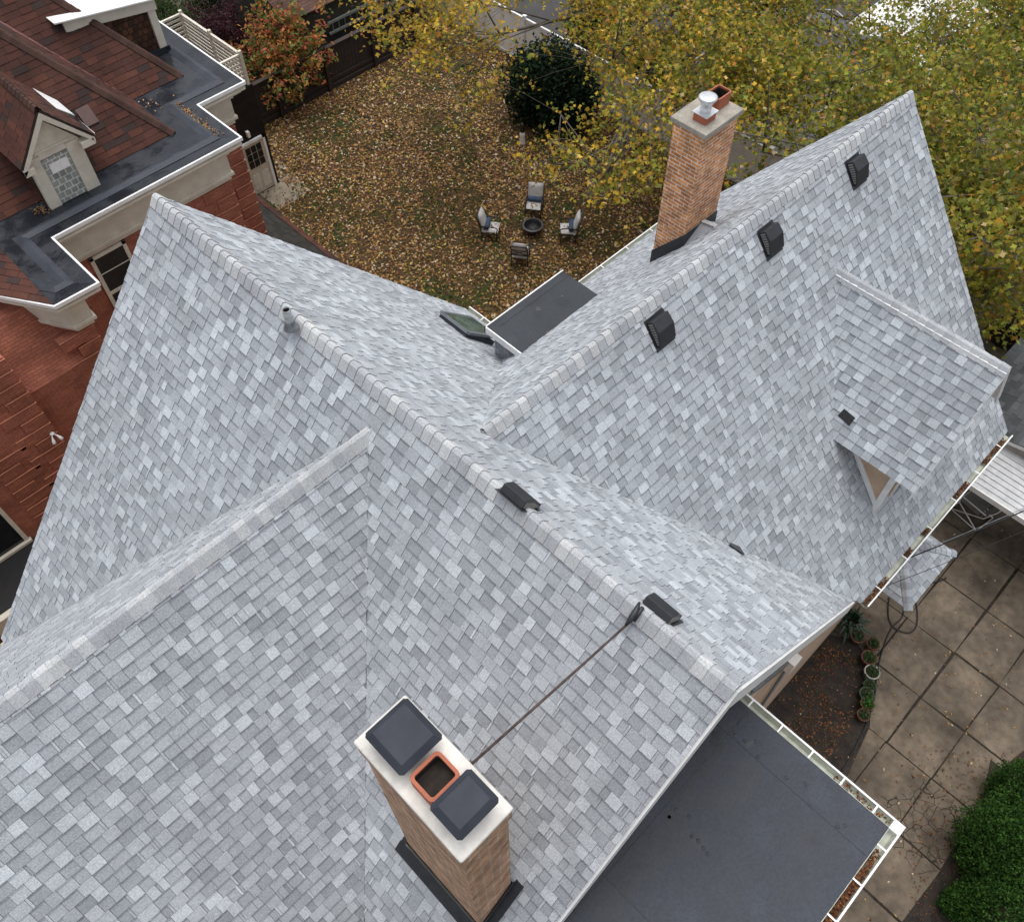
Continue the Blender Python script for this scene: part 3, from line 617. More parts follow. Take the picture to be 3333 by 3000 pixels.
m=MB(); o4,o5=offset(OUT,.34),offset(OUT,.46)
for i in range(n):
    j=(i+1)%n; m.mesh([(*o4[i],ZC+.0),(*o4[j],ZC+.0),(*o5[j],ZC+.05),(*o5[i],ZC+.05)],[(0,1,2,3)]); m.mesh([(*o5[i],ZC+.05),(*o5[j],ZC+.05),(*offset(OUT,.6)[j],ZC-.011),(*offset(OUT,.6)[i],ZC-.011)],[(0,1,2,3)])
m.build('gutter_curb',MT['epdm'],nb)
m=MB(); wo=offset(OUT,.42); m.prism([(x,y,0) for x,y in wo],(0,0,ZC-1.1)); wall=m.build('wall',MT['redbrick'],nb)
# projecting lower left block
m=MB(); m.prism([(-9,10.74,0),(-9,13.4,0),(-9,13.4,8.0),(-9,11.5,8.0),(-9,10.74,6.7)],(8.29,0,0)); m.build('wall',MT['redbrick'],nb)
bx1=-2.50; m=MB(); m.box((-9,10.5,0),(bx1,13.4,8.05)); m.build('wall',MT['redbrick'],nb)
# quoins
def quoins(x,y,dirx,zlo,zhi,step=.335,h=.27,side=None,wl=(.78,.5)):
    m=MB(); e=MB(); z=zhi; k=0
    while z>zlo:
        wdt=wl[k%2]; xa_,xb_=sorted((x,x-dirx*wdt)); 
        m.box((xa_,y-.022,z-h),(xb_,y+.2,z)); e.box((xa_-.002,y-.034,z),(xb_+.002,y+.0,z+.012)); k+=1; z-=step
    os=m.each('quoin',MT['redbrick'],nb,bevel=.003); es=e.each('quoin_ledge',MT['quoinedge'],None)
    for a_,b_ in zip(os,es): b_.parent=a_
quoins(3.92,12.52,1,2.0,7.42); quoins(-.70,10.75,1,1,7.4); quoins(bx1+.02,10.5,1,1,8.0); quoins(-3.93,10.5,-1,1.5,5.8); quoins(5.22,14.24,1,.5,7.4)
# roof planes
RED=[((.088,.038,.029),.38),((.073,.034,.027),.34),((.104,.044,.031),.14),((.050,.034,.031),.14)]
mr_=1.2; H_=5.0; zb3=ZC-.01
def nroof(pts,U,name='roof_slope'):
    O=V(pts[0]); U=V(U); q=[V(p)-O for p in pts]; n_=None
    for a in q[1:]:
        for b in q[1:]:
            c=a.cross(b)
            if c.length>.5: n_=c.normalized()
    if n_.z<0:n_=-n_
    D=n_.cross(U).normalized()
    if D.z>0:D=-D
    return shingles(name,O,U,D,[(a.dot(U),a.dot(D)) for a in q],nb,RED,'redshingle',.14,'arch3' if 0 else 'red',.05,'brownwood')
nroof([(3.35,13.35,zb3),(3.35-H_,13.35+H_,zb3+H_*mr_),(-9,13.35+H_,zb3+H_*mr_),(-9,13.35,zb3)],(1,0,0))
nroof([(3.35,13.35,zb3),(3.35,15.1,zb3),(3.35-H_,15.1+H_,zb3+H_*mr_),(3.35-H_,13.35+H_,zb3+H_*mr_)],(0,1,0))
nroof([(4.7,15.1,zb3),(4.7-H_,15.1+H_,zb3+H_*mr_),(3.35-H_,15.1+H_,zb3+H_*mr_),(3.35,15.1,zb3)],(1,0,0))
nroof([(4.7,15.1,zb3),(4.7,26,zb3),(4.7-H_,26,zb3+H_*mr_),(4.7-H_,15.1+H_,zb3+H_*mr_)],(0,1,0))
REDC=[((.088,.05,.040),.5),((.072,.042,.034),.5)]
for hx_,hy_ in ((3.35,13.35),(4.7,15.1)):
    ridgecap('hip_cap',(hx_,hy_,zb3+.01),(hx_-H_,hy_+H_,zb3+H_*mr_+.01),hipd((-1,1,mr_),(0,-mr_,1)),hipd((-1,1,mr_),(mr_,0,1)),nb,REDC,'redshingle',wd=.13,step=.16)
m=MB(); m.bar((3.30,15.15,zb3+.05),(3.35-H_,15.1+H_,zb3+H_*mr_+.05),.06,.04); m.build('valley_flashing',MT['pink'],nb)
# bay hip roof
bp_=[V((-1.35,10.75,ZC-.03)),V((-3.3,13.8,ZC-.03)),V((-3.3,13.8,ZC+1.5)),V((-1.5,12.2,ZC+.75))]
_A=at(172,992,ZC+.025); _U=V((-.533,.846,0)).normalized(); _D=V((-.846,-.533,-.3)).normalized(); _n=_U.cross(_D); _n=_n if _n.z>0 else -_n; _P=onplane(0,806,_n,_n.dot(_A))-_A
shingles('roof_slope',_A,_U,_D,[(0,0),(3,0),(_P.dot(_U)+2.5,_P.dot(_D)),(_P.dot(_U),_P.dot(_D))],nb,RED,'redshingle',.14,'red',.02,'brownwood')
# front dormer
dn=empty('dormer',(0,0,0),parent=nb); yf=12.95
m=MB(); m.prism([(.11,yf,ZC-.1),(1.25,yf,ZC-.1),(1.25,yf,9.75),(.68,yf,10.45),(.11,yf,9.75)],(0,.12,0)); 
m.box((.11,yf-.03,ZC-.05),(.36,yf,9.75)); m.box((.94,yf-.03,ZC-.05),(1.25,yf,9.75)); m.box((.36,yf-.03,9.66),(.94,yf,9.8)); m.box((.30,yf-.05,9.8),(1.06,yf,9.84))
m.build('dormer_front',MT['cream'],dn,bevel=.006)
m=MB()
for a_,b_ in (((.72,10.68),(-.06,9.72)),((.72,10.68),(1.50,9.76))):
    m.prism([(a_[0],yf-.2,a_[1]),(b_[0],yf-.2,b_[1]),(b_[0],yf-.2,b_[1]-.16),(a_[0],yf-.2,a_[1]-.2)],(0,.2,0))
m.box((-.06,yf-.2,9.56),(.16,yf,9.7)); m.box((1.2,yf-.2,9.58),(1.48,yf,9.72)); m.build('rake_board',MT['cream'],dn,bevel=.008)
m=MB(); m.box((.37,yf-.02,8.6),(.93,yf+.02,9.64)); wob=m.build('window',MT['glassblock'],dn)
m=MB(); m.box((.47,yf-.05,9.3),(.86,yf-.015,9.5)); m.build('window_vent',MT['white'],wob)
m=MB(); m.box((.11,yf+.1,ZC-.1),(.16,16.0,9.72)); m.box((1.2,yf+.1,ZC-.1),(1.25,16.0,9.72)); m.build('dormer_wall',MT['shake'],dn)
for sg in (-1,1):
    ex=.72+sg*.80; Dd=V((sg*.8,0,-.96)); shingles('dormer_roof',(.72,0,10.72),(0,1,0),Dd,[(yf-.2,0),(16.8,0),(16.8,1.25),(yf-.2,1.25)],dn,RED,'redshingle',.14,'red',.04,'brownwood')
m=MB(); m.prism([(1.42,yf-.15,9.87),(1.56,yf-.15,9.72),(1.56,14.1,9.74),(1.42,14.1,9.9)],(0,0,.02)); m.build('gutter',MT['wetroof'],dn)
m=MB(); m.prism([(1.28,13.6,10.06),(1.56,13.6,9.76),(1.56,14.6,9.76),(1.28,14.6,10.06)],(0,0,.022)); m.bar((1.54,yf-.15,9.74),(1.54,14.2,9.74),.03,.03); m.build('gutter_edge',MT['white'],dn)
ridgecap('hip_cap',(.72,14.6,10.74),(.72,yf-.2,10.74),(-.8,0,-.96),(.8,0,-.96),dn,REDC,'redshingle',wd=.12)
m=MB(); q=at(288,398,9.55); m.prism([q+V((-.13,-.15,-.05)),q+V((.15,-.15,-.05)),q+V((.15,.12,.22)),q+V((-.13,.12,.22))],(0,-.06,.1)); m.build('attic_vent',plain('brown_vent',(.10,.055,.045),.5),nb)
# upper dormer with shake side
du=empty('dormer',(0,0,0),parent=nb)
m=MB(); m.prism([(3.2,16.3,9.2),(4.9,16.3,8.5),(4.9,16.3,9.75),(3.2,16.3,10.05)],(0,2.4,0)); m.build('dormer_wall',MT['shake'],du)
m=MB(); m.box((4.86,16.22,8.72),(5.05,16.3,9.8)); m.prism([(2.9,16.2,9.95),(5.1,16.2,9.62),(5.1,16.2,9.86),(2.9,16.2,10.2)],(0,.1,0)); m.box((4.9,16.3,8.72),(5.02,18.7,9.8)); m.build('trim_board',MT['cream'],du,bevel=.006)
m=MB(); m.prism([(2.7,16.12,10.24),(5.16,16.12,9.87),(5.16,18.8,9.87),(2.7,18.8,10.24)],(0,0,.03)); m.build('dormer_roof',MT['redshingle' if 0 else 'white'],du)
m=MB(); m.box((4.55,16.2,8.5),(5.1,16.29,8.74)); m.build('flashing',MT['wetroof'],du)
# windows of the brick house
def window(x0,x1,z0,z1,y,mid=True):
    m=MB(); m.box((x0,y-.05,z0),(x0+.09,y+.02,z1)); m.box((x1-.09,y-.05,z0),(x1,y+.02,z1)); m.box((x0,y-.05,z1-.09),(x1,y+.02,z1)); m.box((x0-.04,y-.1,z0-.08),(x1+.04,y+.02,z0)); 
    if mid:
        zm=(z0+z1)/2; m.box((x0+.09,y-.045,zm-.05),(x1-.09,y+.02,zm+.03)); m.box((x0+.09,y-.035,(zm+z1)/2),(x1-.09,y,(zm+z1)/2+.018))
    o=m.build('window',MT['cream'],nb,bevel=.004); g=MB(); g.box((x0+.05,y-.02,z0),(x1-.05,y+.03,z1-.04)); g.build('window_glass',MT['glass'],o); return o
window(.2,1.08,5.3,7.45,12.52); window(-5.6,-4.28,3.35,4.9,10.5,False)
# floodlight
m=MB(); p=at(170,1412,10.42,1); m.lathe([(.0,0),(.05,0),(.05,.02),(0,.025)],p,12)
for dx in (-.07,.08): m.tube([p,p+V((dx*.6,-.05,-.03)),p+V((dx,-.1,-.1)),p+V((dx*1.2,-.13,-.15))],[.012,.012,.035,.042],10)
m.build('floodlight',MT['vinyltrim'],nb)
# black roof below, left
m=MB(); m.box((-9,9.2,3.0),(-4.1,10.49,3.25)); m.build('porch_roof',plain('black_roofing',(.012,.012,.013),.7),nb)
m=MB(); m.box((-9,9.05,2.9),(-4.1,9.2,3.3)); m.build('fascia',MT['cream'],nb)
# dark lean-to
DP=[((.045,.042,.036),.6),((.034,.033,.030),.4)]
lp=[at(773,648,3.3),at(848,655,3.1),at(1060,840,2.9),at(900,1000,3.6),at(790,735,3.6)]
lp=[V((5.3,17.0,3.55)),V((6.5,17.0,3.0)),V((6.5,11.0,3.0)),V((5.3,11.0,3.55))]
shingles('lean_to_roof',lp[0],(0,-1,0),V((1.2,0,-.55)),[(0,0),(6,0),(6,1.32),(0,1.32)],nb,DP,'redshingle',.14,'red',.06,'brownwood')
shingles('lean_to_edge',lp[0]+V((0,0,.02)),(0,-1,0),V((1.2,0,-.55)),[(0,1.12),(6,1.12),(6,1.33),(0,1.33)],nb,RED,'redshingle',.14,'red',0)
m=MB(); m.prism([(5.2,17.0,3.62),(6.55,17.0,3.0),(6.55,17.15,3.0),(5.2,17.15,3.62)],(0,0,.03)); m.build('metal_flashing',MT['galv'],nb)
m=MB(); m.box((5.2,11,0),(6.3,16.9,2.95)); m.build('wall',MT['redbrick'],nb)
# rear enclosure with door
m=MB(); m.box((5.7,20.53,0),(9.19,24.1,3.9)); m.build('wall',brickmat('dark_siding',(.020,.014,.012),(.016,.011,.010),(.007,.005,.004),3,.12,.004),nb)
dd_=MB(); dd_.box((8.14,20.49,.05),(8.98,20.53,2.0)); do=dd_.build('door',plain('door_cream',(.56,.50,.40),.5),nb)
m=MB(); m.box((8.05,20.46,0),(8.14,20.53,2.1)); m.box((8.98,20.46,0),(9.07,20.53,2.1)); m.box((8.05,20.46,2.0),(9.07,20.53,2.1)); m.build('door_frame',MT['white'],do)
m=MB()
for i in range(3):
    for j in range(3): m.box((8.24+i*.22,20.475,1.08+j*.28),(8.43+i*.22,20.492,1.33+j*.28))
m.each('door_glass',MT['glass'],do)
m=MB(); m.box((8.24,20.48,.2),(8.5,20.492,.8)); m.box((8.6,20.48,.2),(8.88,20.492,.8)); m.each('door_panel',MT['cream'],do)
rl=empty('railing',(0,0,0),parent=nb); m=MB()
xr0,xr1,yr0,yr1,zr=5.7,9.08,20.62,24.0,3.9
for x,y in ((xr1,yr0),(xr1,yr1),(xr0,yr1),(xr1,(yr0+yr1)/2)): m.box((x-.05,y-.05,zr),(x+.05,y+.05,zr+1.15))
m.box((xr0,yr0-.04,zr+1.0),(xr1,yr0+.04,zr+1.06)); m.box((xr1-.04,yr0,zr+1.0),(xr1+.04,yr1,zr+1.06)); m.box((xr0,yr1-.04,zr+1.0),(xr1,yr1+.04,zr+1.06))
m.build('rail_frame',MT['cream'],rl)
m=MB()
for k in range(6):
    z=zr+.12+k*.145; m.box((xr0,yr0-.012,z),(xr1-.05,yr0+.012,z+.07)); m.box((xr1-.012,yr0+.05,z),(xr1+.012,yr1-.05,z+.07)); m.box((xr0,yr1-.012,z),(xr1-.05,yr1+.012,z+.07))
m.each('rail_slat',MT['cream'],rl)
m=MB(); q=at(808,438,20.45,1); m.box((q.x-.05,20.4,q.z-.1),(q.x+.05,20.53,q.z+.1)); m.build('wall_lamp',MT['vinyl'],nb)

# ================= FENCES =================
bf=empty('wooden_fence',(14,23.7,0)); tag(bf,'dark brown board fence along the back of the leaf-covered yard','fence')
bfl=V((14,23.7,0))
def loc_build(m,name,mat,par,origin,ea=False,**k):
    m.v=[(x-origin[0],y-origin[1],z-origin[2]) for x,y,z in m.v]; return (m.each if ea else m.build)(name,mat,par,**k)
xs_=[9.3+i*2.35 for i in range(6)]
for x in xs_:
    m=MB(); m.box((x-.06,23.56,0),(x+.06,23.68,1.85)); loc_build(m,'post',MT['brownwood'],bf,bfl)
m=MB()
for x in np.arange(9.3,21,.155): m.box((x,23.72,.18),(x+.14,23.74,1.68+.0))
loc_build(m,'board_panel',MT['brownwood'],bf,bfl)
m=MB()
for z,h in ((1.68,.05),(.32,.12),(.02,.14)): m.box((9.3,23.66 if h>.06 else 23.62,z),(21,23.72,z+h))
m.box((9.3,23.6,1.70),(21,23.8,1.735)); loc_build(m,'rail',MT['brownwood'],bf,bfl,True)
wf=empty('vinyl_fence',(20.8,14,0)); tag(wf,'tall pale vinyl privacy fence running behind the evergreens at the yard edge','fence'); wfl=V((20.8,14,0))
ysf=[24.2-i*2.35 for i in range(10)]
for y in ysf:
    m=MB(); m.box((20.74,y-.065,0),(20.87,y+.065,1.98)); m.prism([(20.72,y-.08,1.98),(20.89,y-.08,1.98),(20.89,y+.08,1.98),(20.72,y+.08,1.98)],(0,0,.03)); loc_build(m,'post',MT['vinyltrim'],wf,wfl,bevel=.01)
m=MB(); m.box((20.79,3.0,.06),(20.82,24.2,1.82)); loc_build(m,'panel',MT['vinyl'],wf,wfl)
m=MB(); m.box((20.765,3.0,1.8),(20.845,24.2,1.9)); m.box((20.765,3.0,.02),(20.845,24.2,.13)); loc_build(m,'rail',MT['vinyltrim'],wf,wfl,True)
w2=empty('vinyl_fence',(21.8,6,0)); tag(w2,'second pale vinyl fence just beyond the first, glimpsed right of the rear chimney','fence')
m=MB(); m.box((21.72,2,.06),(21.75,10.2,1.85)); loc_build(m,'panel',MT['vinyl'],w2,V((21.8,6,0))); m=MB(); m.box((21.7,2,1.85),(21.78,10.2,1.93)); loc_build(m,'rail',MT['vinyltrim'],w2,V((21.8,6,0)))

# ================= FOLIAGE =================
LEAF3=np.array([(0,-.5,0),(.28,-.18,.05),(.5,.1,.02),(.18,.12,.04),(0,.55,-.02),(-.18,.12,.04),(-.5,.1,.02),(-.28,-.18,.05)])
LEAF1=np.array([(0,-.5,0),(.26,-.05,.07),(0,.5,0),(-.26,-.05,.07)])
def leaves(name,pos,size,cols,mat,parent=None,tpl=LEAF3,flat=0.0,droop=0,origin=(0,0,0)):
    n=len(pos); K=len(tpl)
    # random rotations
    nrm=rng.normal(size=(n,3)); nrm[:,2]=np.abs(nrm[:,2])+flat; nrm/=np.linalg.norm(nrm,axis=1)[:,None]
    t=rng.normal(size=(n,3)); t[:,2]-=droop; t-= (t*nrm).sum(1)[:,None]*nrm; t/=np.linalg.norm(t,axis=1)[:,None]; b=np.cross(nrm,t)
    sz=np.broadcast_to(np.asarray(size,float),(n,)) if not np.isscalar(size) else size*rng.uniform(.7,1.25,n)
    co_=pos[:,None,:]-np.asarray(origin)+sz[:,None,None]*(tpl[None,:,0,None]*b[:,None,:]+tpl[None,:,1,None]*t[:,None,:]+tpl[None,:,2,None]*nrm[:,None,:])
    me=bpy.data.meshes.new(name); me.vertices.add(n*K); me.vertices.foreach_set('co',co_.ravel().astype(np.float32))
    me.loops.add(n*K); me.loops.foreach_set('vertex_index',np.arange(n*K,dtype=np.int32)); me.polygons.add(n); me.polygons.foreach_set('loop_start',np.arange(0,n*K,K,dtype=np.int32)); me.polygons.foreach_set('loop_total',np.full(n,K,dtype=np.int32))
    me.update(calc_edges=True); me.materials.append(mat)
    ca=me.color_attributes.new('Col','FLOAT_COLOR','POINT'); c4=np.ones((n,K,4)); c4[:,:,:3]=cols[:,None,:]; ca.data.foreach_set('color',c4.ravel().astype(np.float32))
    return link(name,me,parent)
def palette(pal,n):
    cs=np.array([c for c,_ in pal]); ws=np.array([w_ for _,w_ in pal]); ws=ws/ws.sum()
    return cs[rng.choice(len(cs),n,p=ws)]*rng.uniform(.75,1.2,(n,1))
YEL=[((.42,.30,.030),3),((.34,.27,.035),3),((.22,.22,.03),2),((.13,.17,.03),1.4),((.48,.36,.12),1.0),((.30,.14,.03),.6)]
GRN=[((.15,.19,.025),3),((.20,.21,.028),2.5),((.10,.145,.022),2.5),((.27,.23,.03),1.5),((.34,.20,.03),.8),((.36,.30,.16),.5)]
ORG=[((.60,.20,.07),2.6),((.48,.13,.08),2),((.55,.32,.07),2),((.20,.24,.05),2.8),((.13,.17,.05),2.4),((.28,.12,.06),1)]
# canopy density on a coarse grid of viewing directions
DU=list(range(1100,3500,100))
DENS={0:[.3,.45,.5,.6,.4,.22,.12,.2,.4,.8,.95,.95,.95,.95,.85,.6,.55,.22,.15,.2,.6,.8,.85,.85],
100:[.04,.15,.3,.4,.3,.2,.12,.12,.3,.7,.95,.95,.95,.95,.75,.65,.5,.3,.25,.4,.7,.8,.85,.9],
200:[0,0,.12,.22,.3,.3,.22,.08,.15,.4,.7,.95,.95,.9,.7,.75,.8,.7,.75,.6,.75,.85,.9,.9],
300:[0,0,0,.03,.12,.15,.08,.04,.12,.25,.45,.8,.9,.9,.8,.85,.9,.8,.55,.8,.8,.85,.9,.9],
400:[0,0,0,0,0,.05,.05,.06,.2,.3,.45,.65,.75,.3,.25,.5,.85,.9,.9,.9,.95,.95,.95,.95],
500:[0,0,0,0,0,0,.05,.12,.22,.3,.4,.5,.4,.05,.08,.3,.85,.9,.9,.9,.95,.95,.95,.95],
600:[0,0,0,0,0,0,0,.06,.15,.25,.35,.4,.2,.0,.0,.2,.5,.5,.8,.9,.95,.95,.95,.95],
700:[0,0,0,0,0,0,.0,.0,.08,.12,.15,.1,0,0,0,0,0,0,0,.9,.95,.95,.95,.95],
800:[0,0,0,0,0,0,0,0,.05,.12,.1,.05,0,0,0,0,0,0,0,.7,.95,.95,.9,.9],
900:[0]*18+[0,.2,.75,.8,.85,.8],
1000:[0]*20+[.1,.3,.2,.1]}
rows=sorted(DENS)
def dens(u,v):
    if u<1100 or v>1090:return 0
    i=min((u-1100)/100,22.999); v=max(v,0); j=min(v/100,9.999); i0,j0=int(i),int(j); a,b=i-i0,j-j0
    g_=lambda jj,ii:DENS[rows[jj]][ii]
    return (g_(j0,i0)*(1-a)+g_(j0,i0+1)*a)*(1-b)+(g_(j0+1,i0)*(1-a)+g_(j0+1,i0+1)*a)*b
def canopy_height(x,y): return 6.6+1.3*math.sin(x*.9+1)*math.cos(y*.7)+.9*math.sin(y*1.7+x*.4)
twigs=[]
tries=0
while len(twigs)<4300 and tries<60000:
    tries+=1
    u,v=random.uniform(1080,3460),random.uniform(-120,1080)
    if random.random()>dens(u,v)**1.25*(.66 if 1450<u<2180 and v>40 else .92): continue
    z=6.3+random.gauss(0,.9)
    if u>2850 and v>150: z=6.6+random.gauss(0,1.3)
    p=at(u,v,z)
    p.z=z+.5*math.sin(p.x*1.3+p.y*.8)
    if p.x<xN+.6 and p.y<5.6 and p.z<12.4: continue
    q_=math.sin(p.x*2.3+.7*math.sin(p.y*1.1))*math.sin(p.y*2.0+p.z)+.6*math.sin(p.x*.9-p.y*1.1)
    if q_<-.2 and random.random()<.86: continue
    twigs.append((p,u,v))
TA=V((20.9,-1.75,0)); TB=V((23.2,13.0,0))
def maple(base,mine,name,label,pal_fn,trunk_r,matk):
    root=empty(name,base); tag(root,label,'tree',None)
    P0=base.copy(); m=MB(); top=base+V((-.4,.6,4.2)) if base is TA else base+V((-.3,.2,4.4))
    m.tube([V((0,0,-.1)),V((-.05,.05,1.2)),V((-.15,.2,2.8)),top-base],[trunk_r*1.35,trunk_r,trunk_r*.85,trunk_r*.7],16)
    root_tr=m.build('trunk',MT['darkbark'],root)
    # cluster twigs into limbs
    pts=np.array([list(t[0]) for t in mine]); k=26; cen=pts[rng.choice(len(pts),k,replace=False)]
    for _ in range(8):
        lab=((pts[:,None,:]-cen[None])**2).sum(2).argmin(1)
        for i in range(k):
            if (lab==i).any(): cen[i]=pts[lab==i].mean(0)
    lb=MB(); tw=MB()
    for i in range(k):
        c=V(cen[i])-V((0,0,.7)); a=top; mid=a.lerp(c,.5)+V((random.uniform(-.4,.4),random.uniform(-.4,.4),random.uniform(.2,.9)))
        pth=[(a.lerp(mid,t)).lerp(mid.lerp(c,t),t)-base for t in (0,.2,.4,.6,.8,1)]
        lb.tube(pth,[trunk_r*.4,trunk_r*.3,trunk_r*.22,.055,.04,.028],7)
        sub=np.where(lab==i)[0]
        # secondary: group to 6
        if len(sub)==0: continue
        k2=min(7,len(sub)); c2=pts[rng.choice(sub,k2,replace=False)]; l2=((pts[sub][:,None,:]-c2[None])**2).sum(2).argmin(1)
        for j in range(k2):
            e_=V(c2[j])-V((0,0,.12)); q0=V(pth[random.choice((3,4,5))])+base; mm=q0.lerp(e_,.5)+V((0,0,random.uniform(0,.3)))
            lb.tube([q0-base,mm-base,e_-base],[.03,.02,.012],5)
            for s_ in sub[l2==j]:
                pp_=V(pts[s_]); tw.tube([e_-base,e_.lerp(pp_,.55)+V((0,0,.05))-base,pp_-base],[.008,.006,.003],3,cap=False)
    lb.build('limb',MT['bark'],root,uv=False); tw.build('twig',MT['twig'],root,uv=False)
    P_=[];C_=[]
    per=22
    for (p,u,v) in mine:
        npal=pal_fn(u,v); dr_=rng.normal(size=3); dr_/=np.linalg.norm(dr_); L=.32
        s=rng.normal(0,1,(per,3))*np.array([.20,.20,.13])+rng.uniform(-L,L,(per,1))*dr_*np.array([1,1,.5])
        P_.append(np.array(p)+s); 
        a=palette(YEL,per); g_=palette(GRN,per); mk=rng.random(per)<npal; C_.append(np.where(mk[:,None],g_,a)*rng.uniform(.6,1.25))
    P_=np.concatenate(P_);C_=np.concatenate(C_)*np.array([1.66,1.46,1.3])
    leaves('crown',P_,.128,C_,MT['leaf'],root,LEAF3,flat=.4,droop=.8,origin=base)
    return root
gfn=lambda u,v:min(1,max(.12,(u-1500)/1300+ (v-250)/1500*.3+.05))
maple(TA,[t for t in twigs if t[0].y<6.0],'maple_tree','large green-gold maple with a thick dark trunk, right of the far gable end',gfn,.55,'darkbark')
maple(TB,[t for t in twigs if t[0].y>=6.0],'maple_tree','yellow maple whose branches hang over the back fences and the evergreen shrub',gfn,.32,'bark')
# evergreens
def evergreen(name,c,rx,rz,n,pal,label,size=.10,lobes=1,cat='shrub',jit=.12,group=None):
    root=empty(name,c); tag(root,label,cat,group); pos=[]
    L=[(V((0,0,rz*.95)),rx,rz)] if lobes==1 else [(V((random.uniform(-.5,.5)*rx,random.uniform(-.5,.5)*rx,rz*random.uniform(.6,.98))),rx*random.uniform(.55,.75),rz*random.uniform(.7,1.0)) for _ in range(lobes)]
    for (cc,r_,h_) in L:
        d=rng.normal(size=(n//len(L),3)); d/=np.linalg.norm(d,axis=1)[:,None]; 
        bump=1+.2*np.sin(d[:,0]*8+cc.x*5)*np.sin(d[:,1]*8)*np.cos(d[:,2]*7+1)+.08*np.sin(d[:,0]*23)*np.sin(d[:,1]*19+d[:,2]*21)
        rad=bump*rng.uniform(1-jit*2.4,1.03,len(d)); p=d*rad[:,None]*np.array([r_,r_,h_]); p+=np.array(cc); pos.append(p)
    pos=np.concatenate(pos); pos=pos[pos[:,2]>.02]
    leaves('crown',pos,size,palette(pal,len(pos)),MT['needle'],root,LEAF1,flat=.3)
    m=MB(); m.tube([(0,0,-.05),(0,0,rz*.9)],[.09,.03],8); m.build('trunk',MT['darkbark'],root)
    # dark woody inner mass so the crown is not see-through
    m=MB(); 
    for (cc,r_,h_) in L:
        vs=[];R=10
        prof=[(0.02,-.62),(.5,-.5),(.66,-.1),(.6,.3),(.35,.6),(.02,.7)]; m.lathe([(a*r_*.62,b*h_*.62) for a,b in prof],cc,R)
    m.build('inner_branches',MT['darkbark'],root)
    return root
DK=[((.012,.028,.014),3),((.020,.042,.018),2),((.008,.018,.010),2),((.03,.05,.025),.6)]
CD=[((.030,.082,.013),3),((.045,.11,.017),2.2),((.014,.042,.010),2.4),((.055,.115,.02),.8)]
evergreen('yew_shrub',V((18.8,16.2,0)),1.65,1.75,22000,DK,'dark evergreen shrub spreading in front of the pale fence, beside the leafy lawn',.15,11,'shrub',.2)
evergreen('evergreen_shrub',V((23.4,17.5,0)),1.5,2.1,13000,[((.03,.06,.012),3),((.045,.085,.016),2),((.015,.035,.01),2)],'deep green conifer standing behind the pale fence at the top',.13,4)
evergreen('green_hedge',V((22.6,14.6,0)),1.0,1.5,8000,[((.05,.09,.012),3),((.03,.06,.012),2),((.09,.12,.02),1)],'green leafy hedge on the far side of the pale fence',.12,4,'hedge')
c1=at(3275,2740,1.1); c2=at(3300,2950,1.0); c3=at(3375,2540,1.3); c4=at(3150,2935,.5)
for i,(c,r_,h_,lab) in enumerate(((c1,.98,1.3,'bright green clipped conifer, the nearest one to the cracked paving'),(c2,1.0,1.25,'green conifer bush cut off by the bottom right corner'),(c3,.55,.9,'green conifer bush at the right edge, topmost of the group by the paving'),(c4,.45,.55,'low green conifer bush, lowest and leftmost of the bottom right group'))):
    evergreen('cedar_shrub',V((c.x,c.y,0)),r_,h_,26000 if i<2 else 10000,CD,lab,.06,9,'shrub',.1,'green conifers by the paved drive')
# dogwood-like orange shrub, burgundy shrub, green bush
def bush(name,c,r_,h_,n,pal,label,size=.12,flat=.3):
    root=empty(name,V(c)); tag(root,label,'shrub'); cl=rng.normal(0,.42,(n//30,3))*np.array([r_,r_,h_*.6])+np.array([0,0,h_*.62])
    pos=(cl[:,None,:]+rng.normal(0,.14,(len(cl),30,3))).reshape(-1,3); pos=pos[pos[:,2]>.1]
    leaves('crown',pos,size,palette(pal,len(pos)),MT['leaf'],root,LEAF1,flat=flat,droop=.8)
    m=MB()
    for i in range(34): 
        q=V(cl[i%len(cl)]); m.tube([(q.x*.1,q.y*.1,0),(q.x*.5,q.y*.5,q.z*.55),q],[.022,.014,.005],5)
    m.each('stem',MT['darkbark'],root); return root
bush('orange_shrub',(12.75,24.4,0),1.75,3.0,7000,ORG,'orange and red autumn shrub spilling over the brown fence',.18)
bush('green_bush',(10.2,24.6,0),1.1,2.1,2600,[((.10,.15,.03),2),((.06,.10,.02),2),((.22,.20,.04),.8)],'yellow-green leafy bush between the brown fence and the white railing',.14)
bush('burgundy_shrub',(11.8,27.2,0),1.5,2.4,9000,[((.055,.014,.02),3),((.085,.022,.03),2),((.03,.012,.015),2)],'dark burgundy shrub beyond the white railing',.12)
bush('green_hedge',(11.2,30.6,0),1.9,2.4,4200,[((.05,.09,.02),3),((.03,.06,.015),2),((.12,.12,.03),.7)],'green hedge at the top edge behind the white railing','x' and .13)
bush('green_hedge',(13.6,31.2,0),1.2,2.4,2600,[((.035,.07,.018),3),((.02,.045,.012),2)],'dark green hedge beside the brown-roofed garage',.13)
